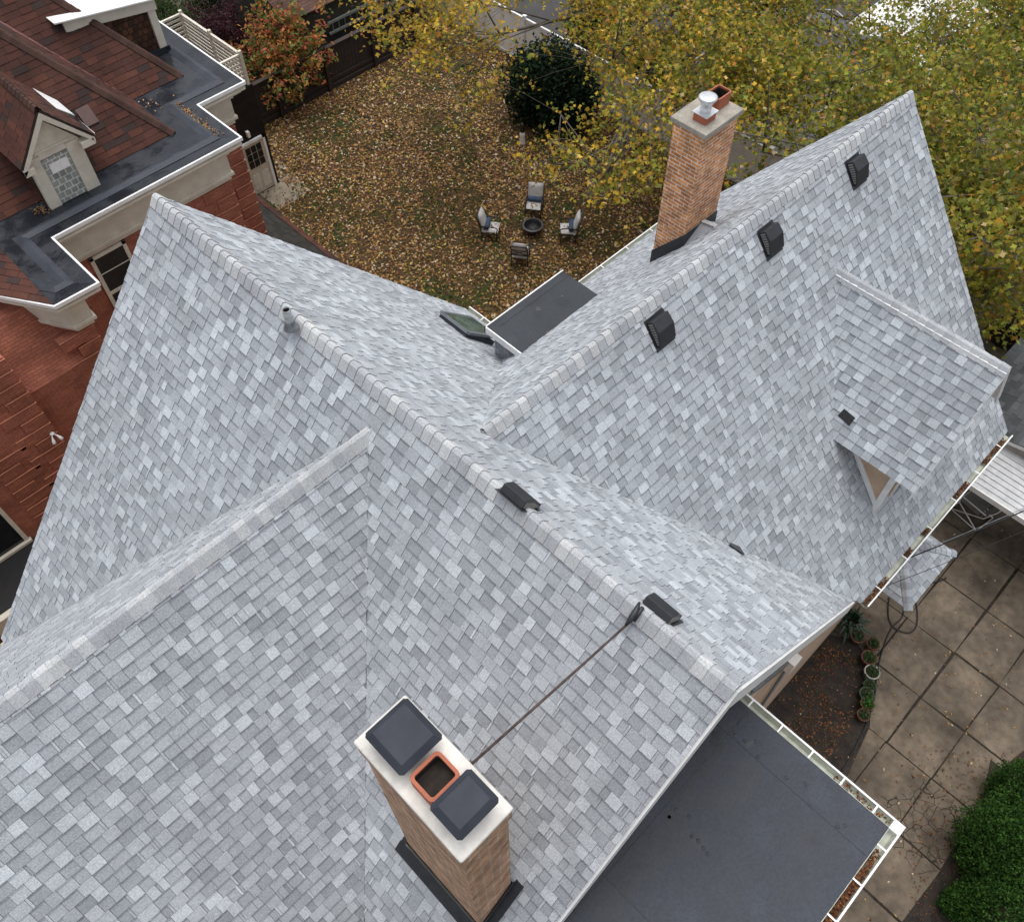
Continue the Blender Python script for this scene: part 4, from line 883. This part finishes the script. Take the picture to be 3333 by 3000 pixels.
# ================= fallen leaves =================
FAL=[((.36,.185,.06),3),((.24,.125,.055),3.2),((.44,.29,.10),1.6),((.15,.075,.045),3.2),((.50,.40,.28),1.4),((.085,.045,.035),2.8),((.42,.31,.06),.8)]
def scatter(name,n,pos_fn,size,pal,label=None,z=.02,flat=2.2):
    P_=np.array([p for p in (pos_fn() for _ in range(n)) if p is not None],float)
    o=leaves(name,P_,size,palette(pal,len(P_)),MT['fallen'],None,LEAF1,flat=flat); tag(o,kind='stuff')
    if label: o['label']=label
    o['category']='leaves'; return o
def yard():
    x,y=random.uniform(6.4,20.7),random.uniform(6.2,23.6)
    if x<9.3 and y>19.4: return None
    # grassy gaps
    g_=math.sin(x*1.1+.4)*math.sin(y*.9+1)+.5*math.sin(x*3.1)*math.cos(y*2.7)
    if g_>.3 and random.random()<.5: return None
    if math.sin(x*.5+2)*math.cos(y*.45)>.1 and random.random()<.25: return None
    return (x,y,random.uniform(.01,.05))
scatter('fallen_leaves',66000,yard,.115,FAL,'carpet of brown and gold fallen leaves over the back lawn')
def pat():
    x,y=random.uniform(1.6,19),random.uniform(-10.5,-3.6); return (x,y,.045)
scatter('scattered_leaves',850,pat,.075,FAL[:5],'few dry leaves scattered on the concrete paving',flat=3)
def weeds():
    if random.random()<.5: x=random.choice(xs)+random.gauss(0,.02); y=random.uniform(-10,-3.3); key=x*3+y
    else: x=random.uniform(5,18); y=random.choice(ys)+random.gauss(0,.02); key=x-y*2
    return (x,y,.032) if math.sin(key*2.1)>-.1 else None
wd_=scatter('joint_moss',5200,weeds,.035,[((.05,.075,.02),2),((.06,.045,.02),3),((.03,.03,.015),2)],'moss and dirt along the joints of the concrete paving',flat=1.5); wd_['category']='moss'
scatter('pale_leaves',1500,yard,.16,[((.55,.45,.32),2),((.50,.30,.14),1),((.48,.36,.10),1)],'larger pale leaves among the brown leaf litter of the lawn')
def bed():
    x,y=random.uniform(1.5,8.3),random.uniform(-5.6,-3.5)
    if y<-5.6+(x-5.7)*.42 and x>5.7: return None
    if math.sin(x*2.3)*math.sin(y*3.1)>.25 and random.random()<.85: return None
    return (x,y,.06)
scatter('bed_leaves',3600,bed,.06,[((.20,.075,.03),3),((.12,.05,.025),3),((.26,.12,.05),1),((.06,.085,.02),1.6)],'rust brown leaves lying on the dark planting bed')
def sbed():
    p=at(random.uniform(2930,3333),random.uniform(2440,3000),.055); return (p.x,p.y,.06) if (p.x-5.0)*.6-(p.y+7.6)>.15 and random.random()<.9 else None
scatter('bed_leaves',900,sbed,.05,[((.20,.075,.03),3),((.10,.05,.03),3),((.06,.085,.02),1)],'brown leaves under the green conifers at the drive edge')
# leaves in gutters
def glit(A,B,wd,n,bias,name,lab,size=.05):
    A,B=V(A),V(B); out=V(wd)
    def f():
        t=random.random()
        if not bias(t): return None
        p=A.lerp(B,t)+out*random.uniform(.15,.8); return (p.x,p.y,p.z-.06+random.uniform(-.01,.035))
    return scatter(name,n,f,size,[((.16,.06,.03),3),((.09,.04,.022),3),((.30,.14,.05),1)],lab,flat=.8)
xg0=xj+4.364*m2/m1+.05
glit((xg0,yR2-4.364,zE2),(xN,yR2-4.364,zE2),(0,-.12,0),1500,lambda t:math.sin(t*23)>-.2 and (t<.3 or t>.38) and not .42<t<.6,'gutter_leaves','brown leaves clogging the long gutter above the porch roof',.05)
glit((fx,-3.5,fz),(fx,fy-.1,fz),(.12,0,0),160,lambda t:t>.62,'gutter_leaves','sparse brown leaves near the corner of the flat roof gutter',.05)
glit((-3,fy,fz),(fx,fy,fz),(0,-.12,0),3000,lambda t:t<.93 and random.random()<.35+.65*(t<.86),'gutter_leaves','thick brown leaves filling the gutter of the flat roof at the bottom edge',.05)
def nbl():
    r_=random.random()
    if r_<.3: p=V((3.95+random.gauss(0,.06),random.uniform(12.5,14.3),ZC+.02))
    elif r_<.5: p=V((random.uniform(3.9,5.2),14.15+random.gauss(0,.05),ZC-.06))
    elif r_<.65: p=V((5.2,random.uniform(14.2,15.6),ZC-.06))
    elif r_<.85: p=V((random.gauss(2.2,.5),12.65+random.gauss(0,.1),ZC-.06))
    elif r_<.93: p=at(random.gauss(133,14),random.gauss(680,10),ZC+.02)
    else: p=V((random.gauss(3.5,.25),random.gauss(14.6,.2),ZC+.02))
    return tuple(p)
scatter('roof_leaves',620,nbl,.055,FAL[:5],'brown leaves collected along the wet black gutter of the brick house',flat=2)
# grass tufts on lawn
def gt():
    x,y=random.uniform(7,20),random.uniform(7,23)
    g_=math.sin(x*1.1+.4)*math.sin(y*.9+1)+.5*math.sin(x*3.1)*math.cos(y*2.7)
    return (x,y,.05) if (g_>.25 and random.random()<.8) or random.random()<.25 else None
go=scatter('grass',34000,gt,.085,[((.05,.085,.02),3),((.03,.06,.015),2),((.10,.12,.03),1)],'green grass showing through the fallen leaves',flat=.0); go['category']='grass'

# ================= PATIO FURNITURE ON LAWN =================
def make_chair():
    r=empty('patio_chair'); 
    m=MB()  # faces +x local
    for sy in (-.27,.27):
        m.tube([(-.25,sy,.0),(-.27,sy,.4),(-.33,sy,.75),(-.42,sy,1.0)],.018,6)
        m.tube([(-.3,sy,.63),(-.05,sy,.66),(.2,sy,.65),(.29,sy,.60),(.27,sy,.52)],.02,6)
        m.tube([(.27,sy,.55),(.24,sy,.35),(.27,sy,.0)],.018,6)
        m.tube([(-.26,sy,.34),(.25,sy,.36)],.015,6)
    m.tube([(-.42,-.27,1.0),(-.44,0,1.03),(-.42,.27,1.0)],.018,6)
    for z,x in ((.8,-.355),(.55,-.3)): m.tube([(x,-.27,z),(x,.27,z)],.014,6)
    for s_ in (-1,1): m.tube([(-.30,s_*.25,.57),(-.335,s_*.05,.68),(-.335,-s_*.05,.72),(-.36,-s_*.25,.8)],.012,6)
    m.tube([(.25,-.27,.36),(.25,.27,.36)],.015,6); m.tube([(-.26,-.27,.34),(-.26,.27,.34)],.015,6); m.build('frame',MT['iron'],r)
    def cush(name,cx_,cz_,L,W,T,ang):
        m=MB(); nx,ny=10,10; vs=[]
        for s_ in (1,-1):
            for i in range(nx+1):
                for j in range(ny+1):
                    a,b=i/nx*2-1,j/ny*2-1; e=(1-abs(a)**5)*(1-abs(b)**5); h=T/2*(max(e,0)**.5)*s_
                    x,z=a*L/2,h; X=cx_+x*math.cos(ang)-z*math.sin(ang); Z=cz_+x*math.sin(ang)+z*math.cos(ang); vs.append((X,b*W/2,Z))
        K=(nx+1)*(ny+1); fs=[]
        for o_ in (0,K):
            for i in range(nx):
                for j in range(ny):
                    q=(o_+i*(ny+1)+j,o_+(i+1)*(ny+1)+j,o_+(i+1)*(ny+1)+j+1,o_+i*(ny+1)+j+1); fs.append(q if o_==0 else q[::-1])
        m.mesh(vs,fs,sm=True); return m.build(name,MT['cushion'],r)
    cush('seat_cushion',.01,.43,.56,.52,.13,0.05); cush('back_cushion',-.27,.78,.62,.52,.15,math.radians(105))
    return r
def make_pillow():
    m=MB(); m.tube([(0,-.25,0),(0,-.24,0),(0,-.1,0),(0,.1,0),(0,.24,0),(0,.25,0)],[.05,.085,.09,.09,.085,.05],12); return m.build('bolster_pillow',MT['blue'])
ch0=make_chair(); pil0=make_pillow(); first=True
for (x,y,dx,dy,lab,pl_lab) in ((12.44,11.41,.81,.58,'patio chair with its black iron back toward us, nearest the house, grey cushions','blue bolster on the patio chair nearest the house'),
    (12.58,12.99,.58,-.81,'grey cushioned patio chair on the left side of the fire pit, seen from its side','blue bolster on the patio chair left of the fire pit'),
    (14.46,12.75,-.81,-.58,'grey cushioned patio chair facing us from behind the fire pit, leaves on its seat','blue bolster lying on the patio chair behind the fire pit'),
    (14.38,11.05,-.62,.70,'grey cushioned patio chair to the right of the fire pit, facing left','blue bolster tucked in the patio chair right of the fire pit')):
    o=ch0 if first else copy_tree(ch0); p=pil0 if first else copy_tree(pil0); first=False
    rz=math.atan2(dy,dx); o.location=(x,y,0); o.rotation_euler=(0,0,rz); tag(o,lab,'chair','patio chairs round the fire pit')
    p.location=(x-dx*.10,y-dy*.10,.575); p.rotation_euler=(0,0,rz); tag(p,pl_lab,'pillow','blue bolsters on the patio chairs')
def cl(): 
    x,y=random.choice(((12.5,11.45),(12.65,12.95),(14.42,12.7),(14.33,11.1))); return (x+random.gauss(0,.1),y+random.gauss(0,.1),.51)
scatter('seat_leaves',60,cl,.08,FAL[:5],'dry leaves dropped on the patio chair seats',flat=3)
fp=empty('fire_pit',(13.74,12.12,0)); tag(fp,'round black metal fire pit in the middle of the four patio chairs','fire pit')
m=MB(); m.lathe([(.0,.12),(.2,.13),(.29,.22),(.32,.34),(.34,.34),(.31,.2),(.2,.09),(0,.08)],n=28); m.build('bowl',MT['iron'],fp)
m=MB(); m.lathe([(.30,.35),(.37,.345),(.37,.33),(.30,.33)],n=28); m.build('rim',plain('dark_steel',(.06,.06,.062),.4),fp)
m=MB()
for k in range(3): t=k*2.094; m.tube([(.24*math.cos(t),.24*math.sin(t),.2),(.3*math.cos(t),.3*math.sin(t),0)],.015,6)
m.each('leg',MT['iron'],fp)
m=MB()
for k in range(-3,4): m.tube([(k*.08,-(.29**2-(k*.08)**2)**.5,.3),(k*.08,(.29**2-(k*.08)**2)**.5,.3)],.006,4)
m.tube([(-.3,0,.305),(.3,0,.305)],.01,5); m.build('grate',MT['iron'],fp)
gs=empty('garden_ornament',at(1700,470,0)); tag(gs,'small white figure-like garden ornament with a dark top, standing alone near the yew','ornament')
m=MB(); m.lathe([(.0,0),(.13,0),(.12,.1),(.09,.3),(.11,.42),(.08,.55),(0,.56)],n=14); m.build('body',MT['vinyl'],gs)
m=MB(); m.lathe([(.0,.52),(.09,.55),(.10,.65),(.06,.74),(.09,.8),(.06,.88),(0,.9)],n=12); m.build('top',MT['iron'],gs)
# ladder on garage behind fence
ld=empty('ladder',(15,24.4,1.2)); tag(ld,'weathered grey ladder hung on its side on the garage wall behind the brown fence','ladder')
m=MB(); 
for z in (1.45,1.86): m.box((15.1,24.62,z),(19.9,24.70,z+.09))
loc_build(m,'side_rail',MT['galv'] if 0 else plain('weathered_wood',(.22,.24,.21),.8),ld,(15,24.4,1.2),True)
m=MB()
for x in np.arange(15.3,19.8,.3): m.box((x,24.65,1.5),(x+.03,24.68,1.9))
loc_build(m,'rung',plain('rung_wood',(.2,.21,.19),.8),ld,(15,24.4,1.2),True)
# brown-roofed garage at the top
ga=empty('garage',(15.5,28,0)); tag(ga,'garage with brown shingle roof and dark walls at the top edge','garage'); gl_=(15.5,28,0)
BR=[((.11,.062,.05),.5),((.085,.05,.042),.5)]
m=MB(); m.box((13.55,24.75,0),(20.0,30.5,2.6)); loc_build(m,'wall',plain('dark_olive_siding',(.035,.033,.025),.8),ga,gl_)
e1=at(735,130,2.6); 
def gplane(O,U,D,poly): o=shingles('roof_slope',V(O)-V(gl_),U,D,poly,ga,BR,'redshingle',.14,'red',.08,'brownwood'); return o
gplane((13.3,27.75,3.94),(1,0,0),(0,-1,-.4),[(-.0,0),(7.4,0),(7.4,3.4),(-.0,3.4)])
gplane((13.3,27.75,3.94),(1,0,0),(0,1,-.4),[(-.0,0),(7.4,0),(7.4,3.4),(-.0,3.4)])
# ================= far side: garages and cars =================
def garage(c,sx,sy,h,pal,lab,beige=False,wallm='vinyl',pitch=.35):
    g_=empty('garage',V(c)); tag(g_,lab,'garage'); m=MB(); m.box((-sx,-sy,0),(sx,sy,h)); m.build('wall',MT[wallm],g_)
    for sg in (1,-1):
        if beige: 
            m=MB(); O=V((0,0,h+sy*pitch+.1)); m.prism([O+V((-sx-.3,0,0)),O+V((sx+.3,0,0)),O+V((sx+.3,sg*(sy+.3),-pitch*(sy+.3))),O+V((-sx-.3,sg*(sy+.3),-pitch*(sy+.3)))],(0,0,-.06)); m.build('roof_slope',MT['vinyl'],g_)
        else: shingles('roof_slope',(0,0,h+sy*pitch+.1),(1,0,0),(0,sg,-pitch),[(-sx-.3,0),(sx+.3,0),(sx+.3,(sy+.3)*hyp(pitch)),(-sx-.3,(sy+.3)*hyp(pitch))],g_,pal,'redshingle',.14,'red',.06,'white')
    m=MB(); 
    for sg in (1,-1): m.box((-sx-.32,sg*(sy+.3)-.04,h-.06),(sx+.32,sg*(sy+.3)+.04,h+.04)); 
    for sg in (1,-1):
        for s2 in (1,-1): m.bar((sg*(sx+.33),0,h+sy*pitch+.08),(sg*(sx+.33),s2*(sy+.3),h-.0),.03,.14)
    m.build('fascia',MT['vinyltrim'],g_)
    m=MB(); m.box((-sx-.03,-sy*.7,0),(-sx,sy*.7,2.1)); m.build('garage_door',MT['vinyltrim'],g_)
    return g_
GR=[((.16,.16,.165),.5),((.12,.12,.125),.5)]
garage((24.6,9.9,0),2.2,2.2,2.5,GR,'garage with grey shingle roof hidden under the yellow maple')
garage((29.8,7.6,0),2.6,1.7,2.7,GR,'pale garage with smooth white roof showing through the maple at the top right',True)
def car(c,rz,colr,lab):
    r=empty('parked_car',V(c),rz); tag(r,lab,'car','cars parked beyond the maple')
    m=MB(); prof=[(-2.2,.3),(-2.25,.65),(-2.1,.9),(-1.5,.95),(-.9,1.38),(.6,1.42),(1.25,.98),(2.05,.85),(2.25,.6),(2.2,.3)]
    n=len(prof); W=.86; vs=[]
    for y,k in ((-W,.0),(-W*.99,.0),(W*.99,0),(W,0)): vs+=[(x,y*(.80 if z>1.1 else 1),z) for x,z in prof]
    fs=[(a*n+i,a*n+(i+1)%n,(a+1)*n+(i+1)%n,(a+1)*n+i) for a in range(3) for i in range(n)]+[tuple(range(n)),tuple(range(3*n,4*n))[::-1]]
    m.mesh(vs,fs); m.build('body',plain('car_paint',colr,.25),r,bevel=.06)
    m=MB()
    for y in (-1,1): m.prism([(-1.35,y*.80,1.0),(-.9,y*.72,1.33),(.55,y*.72,1.36),(1.05,y*.80,1.02)],(0,y*.03,0))
    m.prism([(.72,-.6,1.40),(.72,.6,1.40),(1.24,.7,1.02),(1.24,-.7,1.02)],(.02,0,.02)); m.prism([(-1.0,-.6,1.36),(-1.0,.6,1.36),(-1.48,.7,1.0),(-1.48,-.7,1.0)],(-.02,0,.02)); m.build('window',MT['glass'],r)
    for x in (-1.4,1.4):
        for y in (-.8,.8):
            m=MB(); m.tube([(x,y-.1,.32),(x,y+.1,.32)],.32,16); w_=m.build('wheel',MT['rubber'],r)
car(at(3010,210,.5).xy.to_3d(),.5,(.10,.15,.20),'blue-grey parked car mostly hidden by the maple, behind the roof peak')
car(at(3170,150,.5).xy.to_3d(),.5,(.035,.05,.075),'dark blue parked car glimpsed through leaves at the top right')
car(at(3330,80,.5).xy.to_3d(),.5,(.25,.32,.35),'pale silver-blue parked car at the top right corner under leaves')
# ================= right side: neighbour carport =================
cp=empty('carport',(16,-6,0)); tag(cp,'neighbouring outbuilding with dark grey shingle roof and white ribbed awning at the right edge','outbuilding'); cpl=(16,-6,0)
DG=[((.085,.092,.095),.45),((.065,.07,.073),.3),((.11,.118,.12),.25)]
shingles('roof_slope',V((13.85,-2.4,2.95))-V(cpl),(1,0,0),(0,1,-.22),[(0,-6.2),(7.5,-6.2),(7.5,0),(0,0)],cp,DG,'redshingle',.14,'red',.1,'white')
m=MB(); m.box((15.9,-8.5,0),(21,-2.7,2.8)); loc_build(m,'wall',MT['vinyl'],cp,cpl)
m=MB(); n_=46
for k in range(n_):
    x0_=12.62+k*(1.28/n_); x1_=x0_+1.28/n_; z0_=2.62+(x0_-12.62)*.25; z1_=2.62+(x1_-12.62)*.25; 
NR=9
for k in range(NR):
    xa_=12.62+k*(1.3/NR); xb_=xa_+1.3/NR; za_=2.62+(xa_-12.62)*.22; zb_2=2.62+(xb_-12.62)*.22
    m.prism([(xa_,-8.6,za_),(xb_-.03,-8.6,zb_2),(xb_-.03,-2.5,zb_2),(xa_,-2.5,za_)],(0,0,.02)); m.prism([(xb_-.03,-8.6,zb_2),(xb_,-8.6,zb_2),(xb_,-2.5,zb_2),(xb_-.03,-2.5,zb_2)],(0,0,.045))
loc_build(m,'awning',plain('white_ribbed_metal',(.55,.56,.57),.45),cp,cpl)
m=MB(); m.box((12.58,-8.6,2.5),(12.62,-2.5,2.66)); loc_build(m,'awning_edge',MT['vinyltrim'],cp,cpl)
m=MB()
for y in (-8.5,): m.box((12.68,y-.04,0),(12.76,y+.04,2.6))
loc_build(m,'post',MT['vinyltrim'],cp,cpl)
# folding chair
_f=at(3172,1652,.3); fc=empty('folding_chair',(_f.x,_f.y,.03),math.radians(-100)); fc.scale=(1.15,1.15,1.15); tag(fc,'white framed folding lawn chair with grey sling on the patio by the awning','chair')
m=MB()
for sy in (-.3,.3):
    m.tube([(-.35,sy,.02),(.35,sy,.5),(.5,sy,.95)],.014,6); m.tube([(.4,sy,.02),(-.32,sy,.42)],.014,6); m.tube([(-.35,sy,.62),(.35,sy,.64)],.018,6); m.tube([(-.35,sy,.02),(.4,sy,.02)],.013,6); m.tube([(-.35,sy,.02),(-.35,sy,.62)],.012,6)
for p,q in (((-.35,-.3,.02),(-.35,.3,.02)),((.4,-.3,.02),(.4,.3,.02)),((-.32,-.3,.42),(-.32,.3,.42)),((.5,-.3,.95),(.5,.3,.95))): m.tube([p,q],.014,6)
m.build('frame',MT['vinyltrim'],fc)
m=MB(); m.prism([(-.3,-.26,.42),(-.3,.26,.42),(.22,.26,.42),(.22,-.26,.42)],(0,0,.012)); m.prism([(.26,-.26,.46),(.26,.26,.46),(.5,.26,.93),(.5,-.26,.93)],(0.012,0,0)); m.build('seat_sling',plain('grey_mesh',(.20,.20,.19),.8),fc)
gb=empty('equipment',(14.9,-3.1,0)); gb.name='grill'; tag(gb,'dark covered grill in the shade behind the folding chair','grill')
m=MB(); m.lathe([(.0,.95),(.22,.9),(.3,.72),(.3,.6),(.22,.45),(0,.4)],n=18); m.build('lid',plain('dark_green_enamel',(.008,.02,.018),.3),gb); m=MB()
for k in range(3): t=k*2.1; m.tube([(.2*math.cos(t),.2*math.sin(t),.5),(.3*math.cos(t),.3*math.sin(t),0)],.015,6)
m.each('leg',MT['iron'],gb)
# pots
def mkpot(): 
    r=empty('plant_pot'); m=MB(); m.lathe([(0,0),(.11,0),(.155,.24),(.175,.24),(.175,.29),(.15,.29),(.145,.24),(0,.24)],n=20); m.build('pot',plain('pot_clay',(.15,.06,.035),.85),r)
    m=MB(); m.lathe([(.148,.255),(0,.262)],n=16); m.build('soil',MT['soil'],r); return r
potp=[((2790,2074),1,'plant pot nearest the dark-leaved plant, first of the row','c'),((2840,2097),.95,'brown clay pot second from the top of the row, set out to the right','c'),((2825,2143),1.1,'brown pot with one bright green seedling','c'),((2835,2190),1.08,'white plastic pot with a trailing plant','w'),((2829,2230),.85,'shadowy pot of dark foliage between the white pot and the green pot','g'),((2818,2260),1.0,'green plastic pot in the row','g'),((2821,2292),.95,'clay pot full of bright green leaves, second from the bottom','c'),((2810,2327),.9,'last small clay pot at the bottom of the row','c')]
prot=mkpot(); potg={'w':plain('pot_white',(.42,.41,.38),.7),'g':plain('pot_green',(.05,.085,.05),.6)}
for i,((u,v),s_,lab,kd) in enumerate(potp):
    o=prot if i==0 else copy_tree(prot); p=at(u,v,.25); o.location=(p.x,p.y,.04); o.scale=(s_,s_,s_); tag(o,lab,'plant pot','row of plant pots along the planting bed')
    if kd!='c':
        for c in scn.objects:
            if c.parent==o and c.name.startswith('pot'): c.data=c.data.copy(); c.data.materials[0]=potg[kd]
    nn=[60,50,26,50,120,60,130,45][i]; ps=rng.normal(0,1,(nn,3))*np.array([.07,.07,.04])+np.array([0,0,.32]); 
    pc=[((.05,.09,.03),2),((.09,.14,.05),1)] if i not in(2,6) else [((.07,.22,.03),2),((.05,.15,.02),1)]
    leaves('plant',ps,.07 if i!=2 else .06,palette(pc,nn),MT['leaf'],o,LEAF1,flat=.5)
lp_=at(2765,2030,.2); lp0=empty('leafy_plant',(lp_.x,lp_.y,.03)); tag(lp0,'dark glossy long-leaved plant beside the house corner and the first pot','plant')
m=MB()
for k in range(26):
    t=k*2.4; r_=.18+.016*k; h=.62-.014*k; d=V((math.cos(t),math.sin(t),0)); s_=V((-d.y,d.x,0)); w_=.05
    m.mesh([d*.02+V((0,0,.1)),d*r_*.55+s_*w_+V((0,0,h)),d*r_*1.15+V((0,0,h*.75)),d*r_*.55-s_*w_+V((0,0,h)),d*r_*.55+V((0,0,h-.02))],[(0,1,4),(1,2,4),(2,3,4),(3,0,4)],(.015,.04,.018))
m.build('foliage',plain('glossy_leaf',(.016,.045,.02),.3),lp0)
m=MB(); m.tube([(0,0,0),(0,0,.45)],.02,6); m.build('stem',MT['darkbark'],lp0)
# hose
hp_=[(3080,1880),(3050,1893),(2990,1895),(2920,1895),(2895,1945),(2893,2010),(2915,2045),(2960,2058),(2985,2030),(2982,1965),(2960,1940),(2945,1975),(2935,2010),(2905,2040),(2885,2080),(2868,2130),(2855,2190),(2848,2260),(2830,2330),(2790,2420),(2740,2510)]
P_=[at(u,v,.07) for u,v in hp_]
def catmull(P,n=8):
    out=[]
    for i in range(len(P)-1):
        a,b,c,d=P[max(i-1,0)],P[i],P[i+1],P[min(i+2,len(P)-1)]
        for k in range(n):
            t=k/n; out.append(.5*((2*b)+(c-a)*t+(2*a-5*b+4*c-d)*t*t+(3*b-a-3*c+d)*t**3))
    return out+[P[-1]]
hm=MB(); hm.tube([p+V((0,0,.0)) for p in catmull(P_)],.016,8); tag(hm.build('garden_hose',MT['rubber']),'black garden hose looping out from under the porch roof across the paving','hose')
# overhead cables
def cable(pts,r,lab,mat='rubber'):
    P=[V(p) for p in pts]; A,B=P[0],P[1]; B2=A+(B-A)*3.2; out=[]
    for k in range(21): t=k/20; p=A.lerp(B2,t); p.z-=.5*4*t*(1-t)*.6; out.append(p)
    m=MB(); m.tube(out,r,6); o=m.build('overhead_cable',MT[mat]); tag(o,lab,'cable','cables running from the house to the right'); return o
A=at(2925,1828,6.35); B=at(3333,1648,6.3); cable([A,B],.014,'thicker twisted overhead cable leaving the gutter above the porch roof')
A=at(2925,1822,6.42); B=at(3333,1640,6.42); cable([A,B],.007,'thin silver strand running alongside the thick overhead cable','galv')
A=at(2855,1918,6.3); B=at(3300,1728,6.0); cable([A,B],.006,'thin lower overhead cable crossing the porch roof')
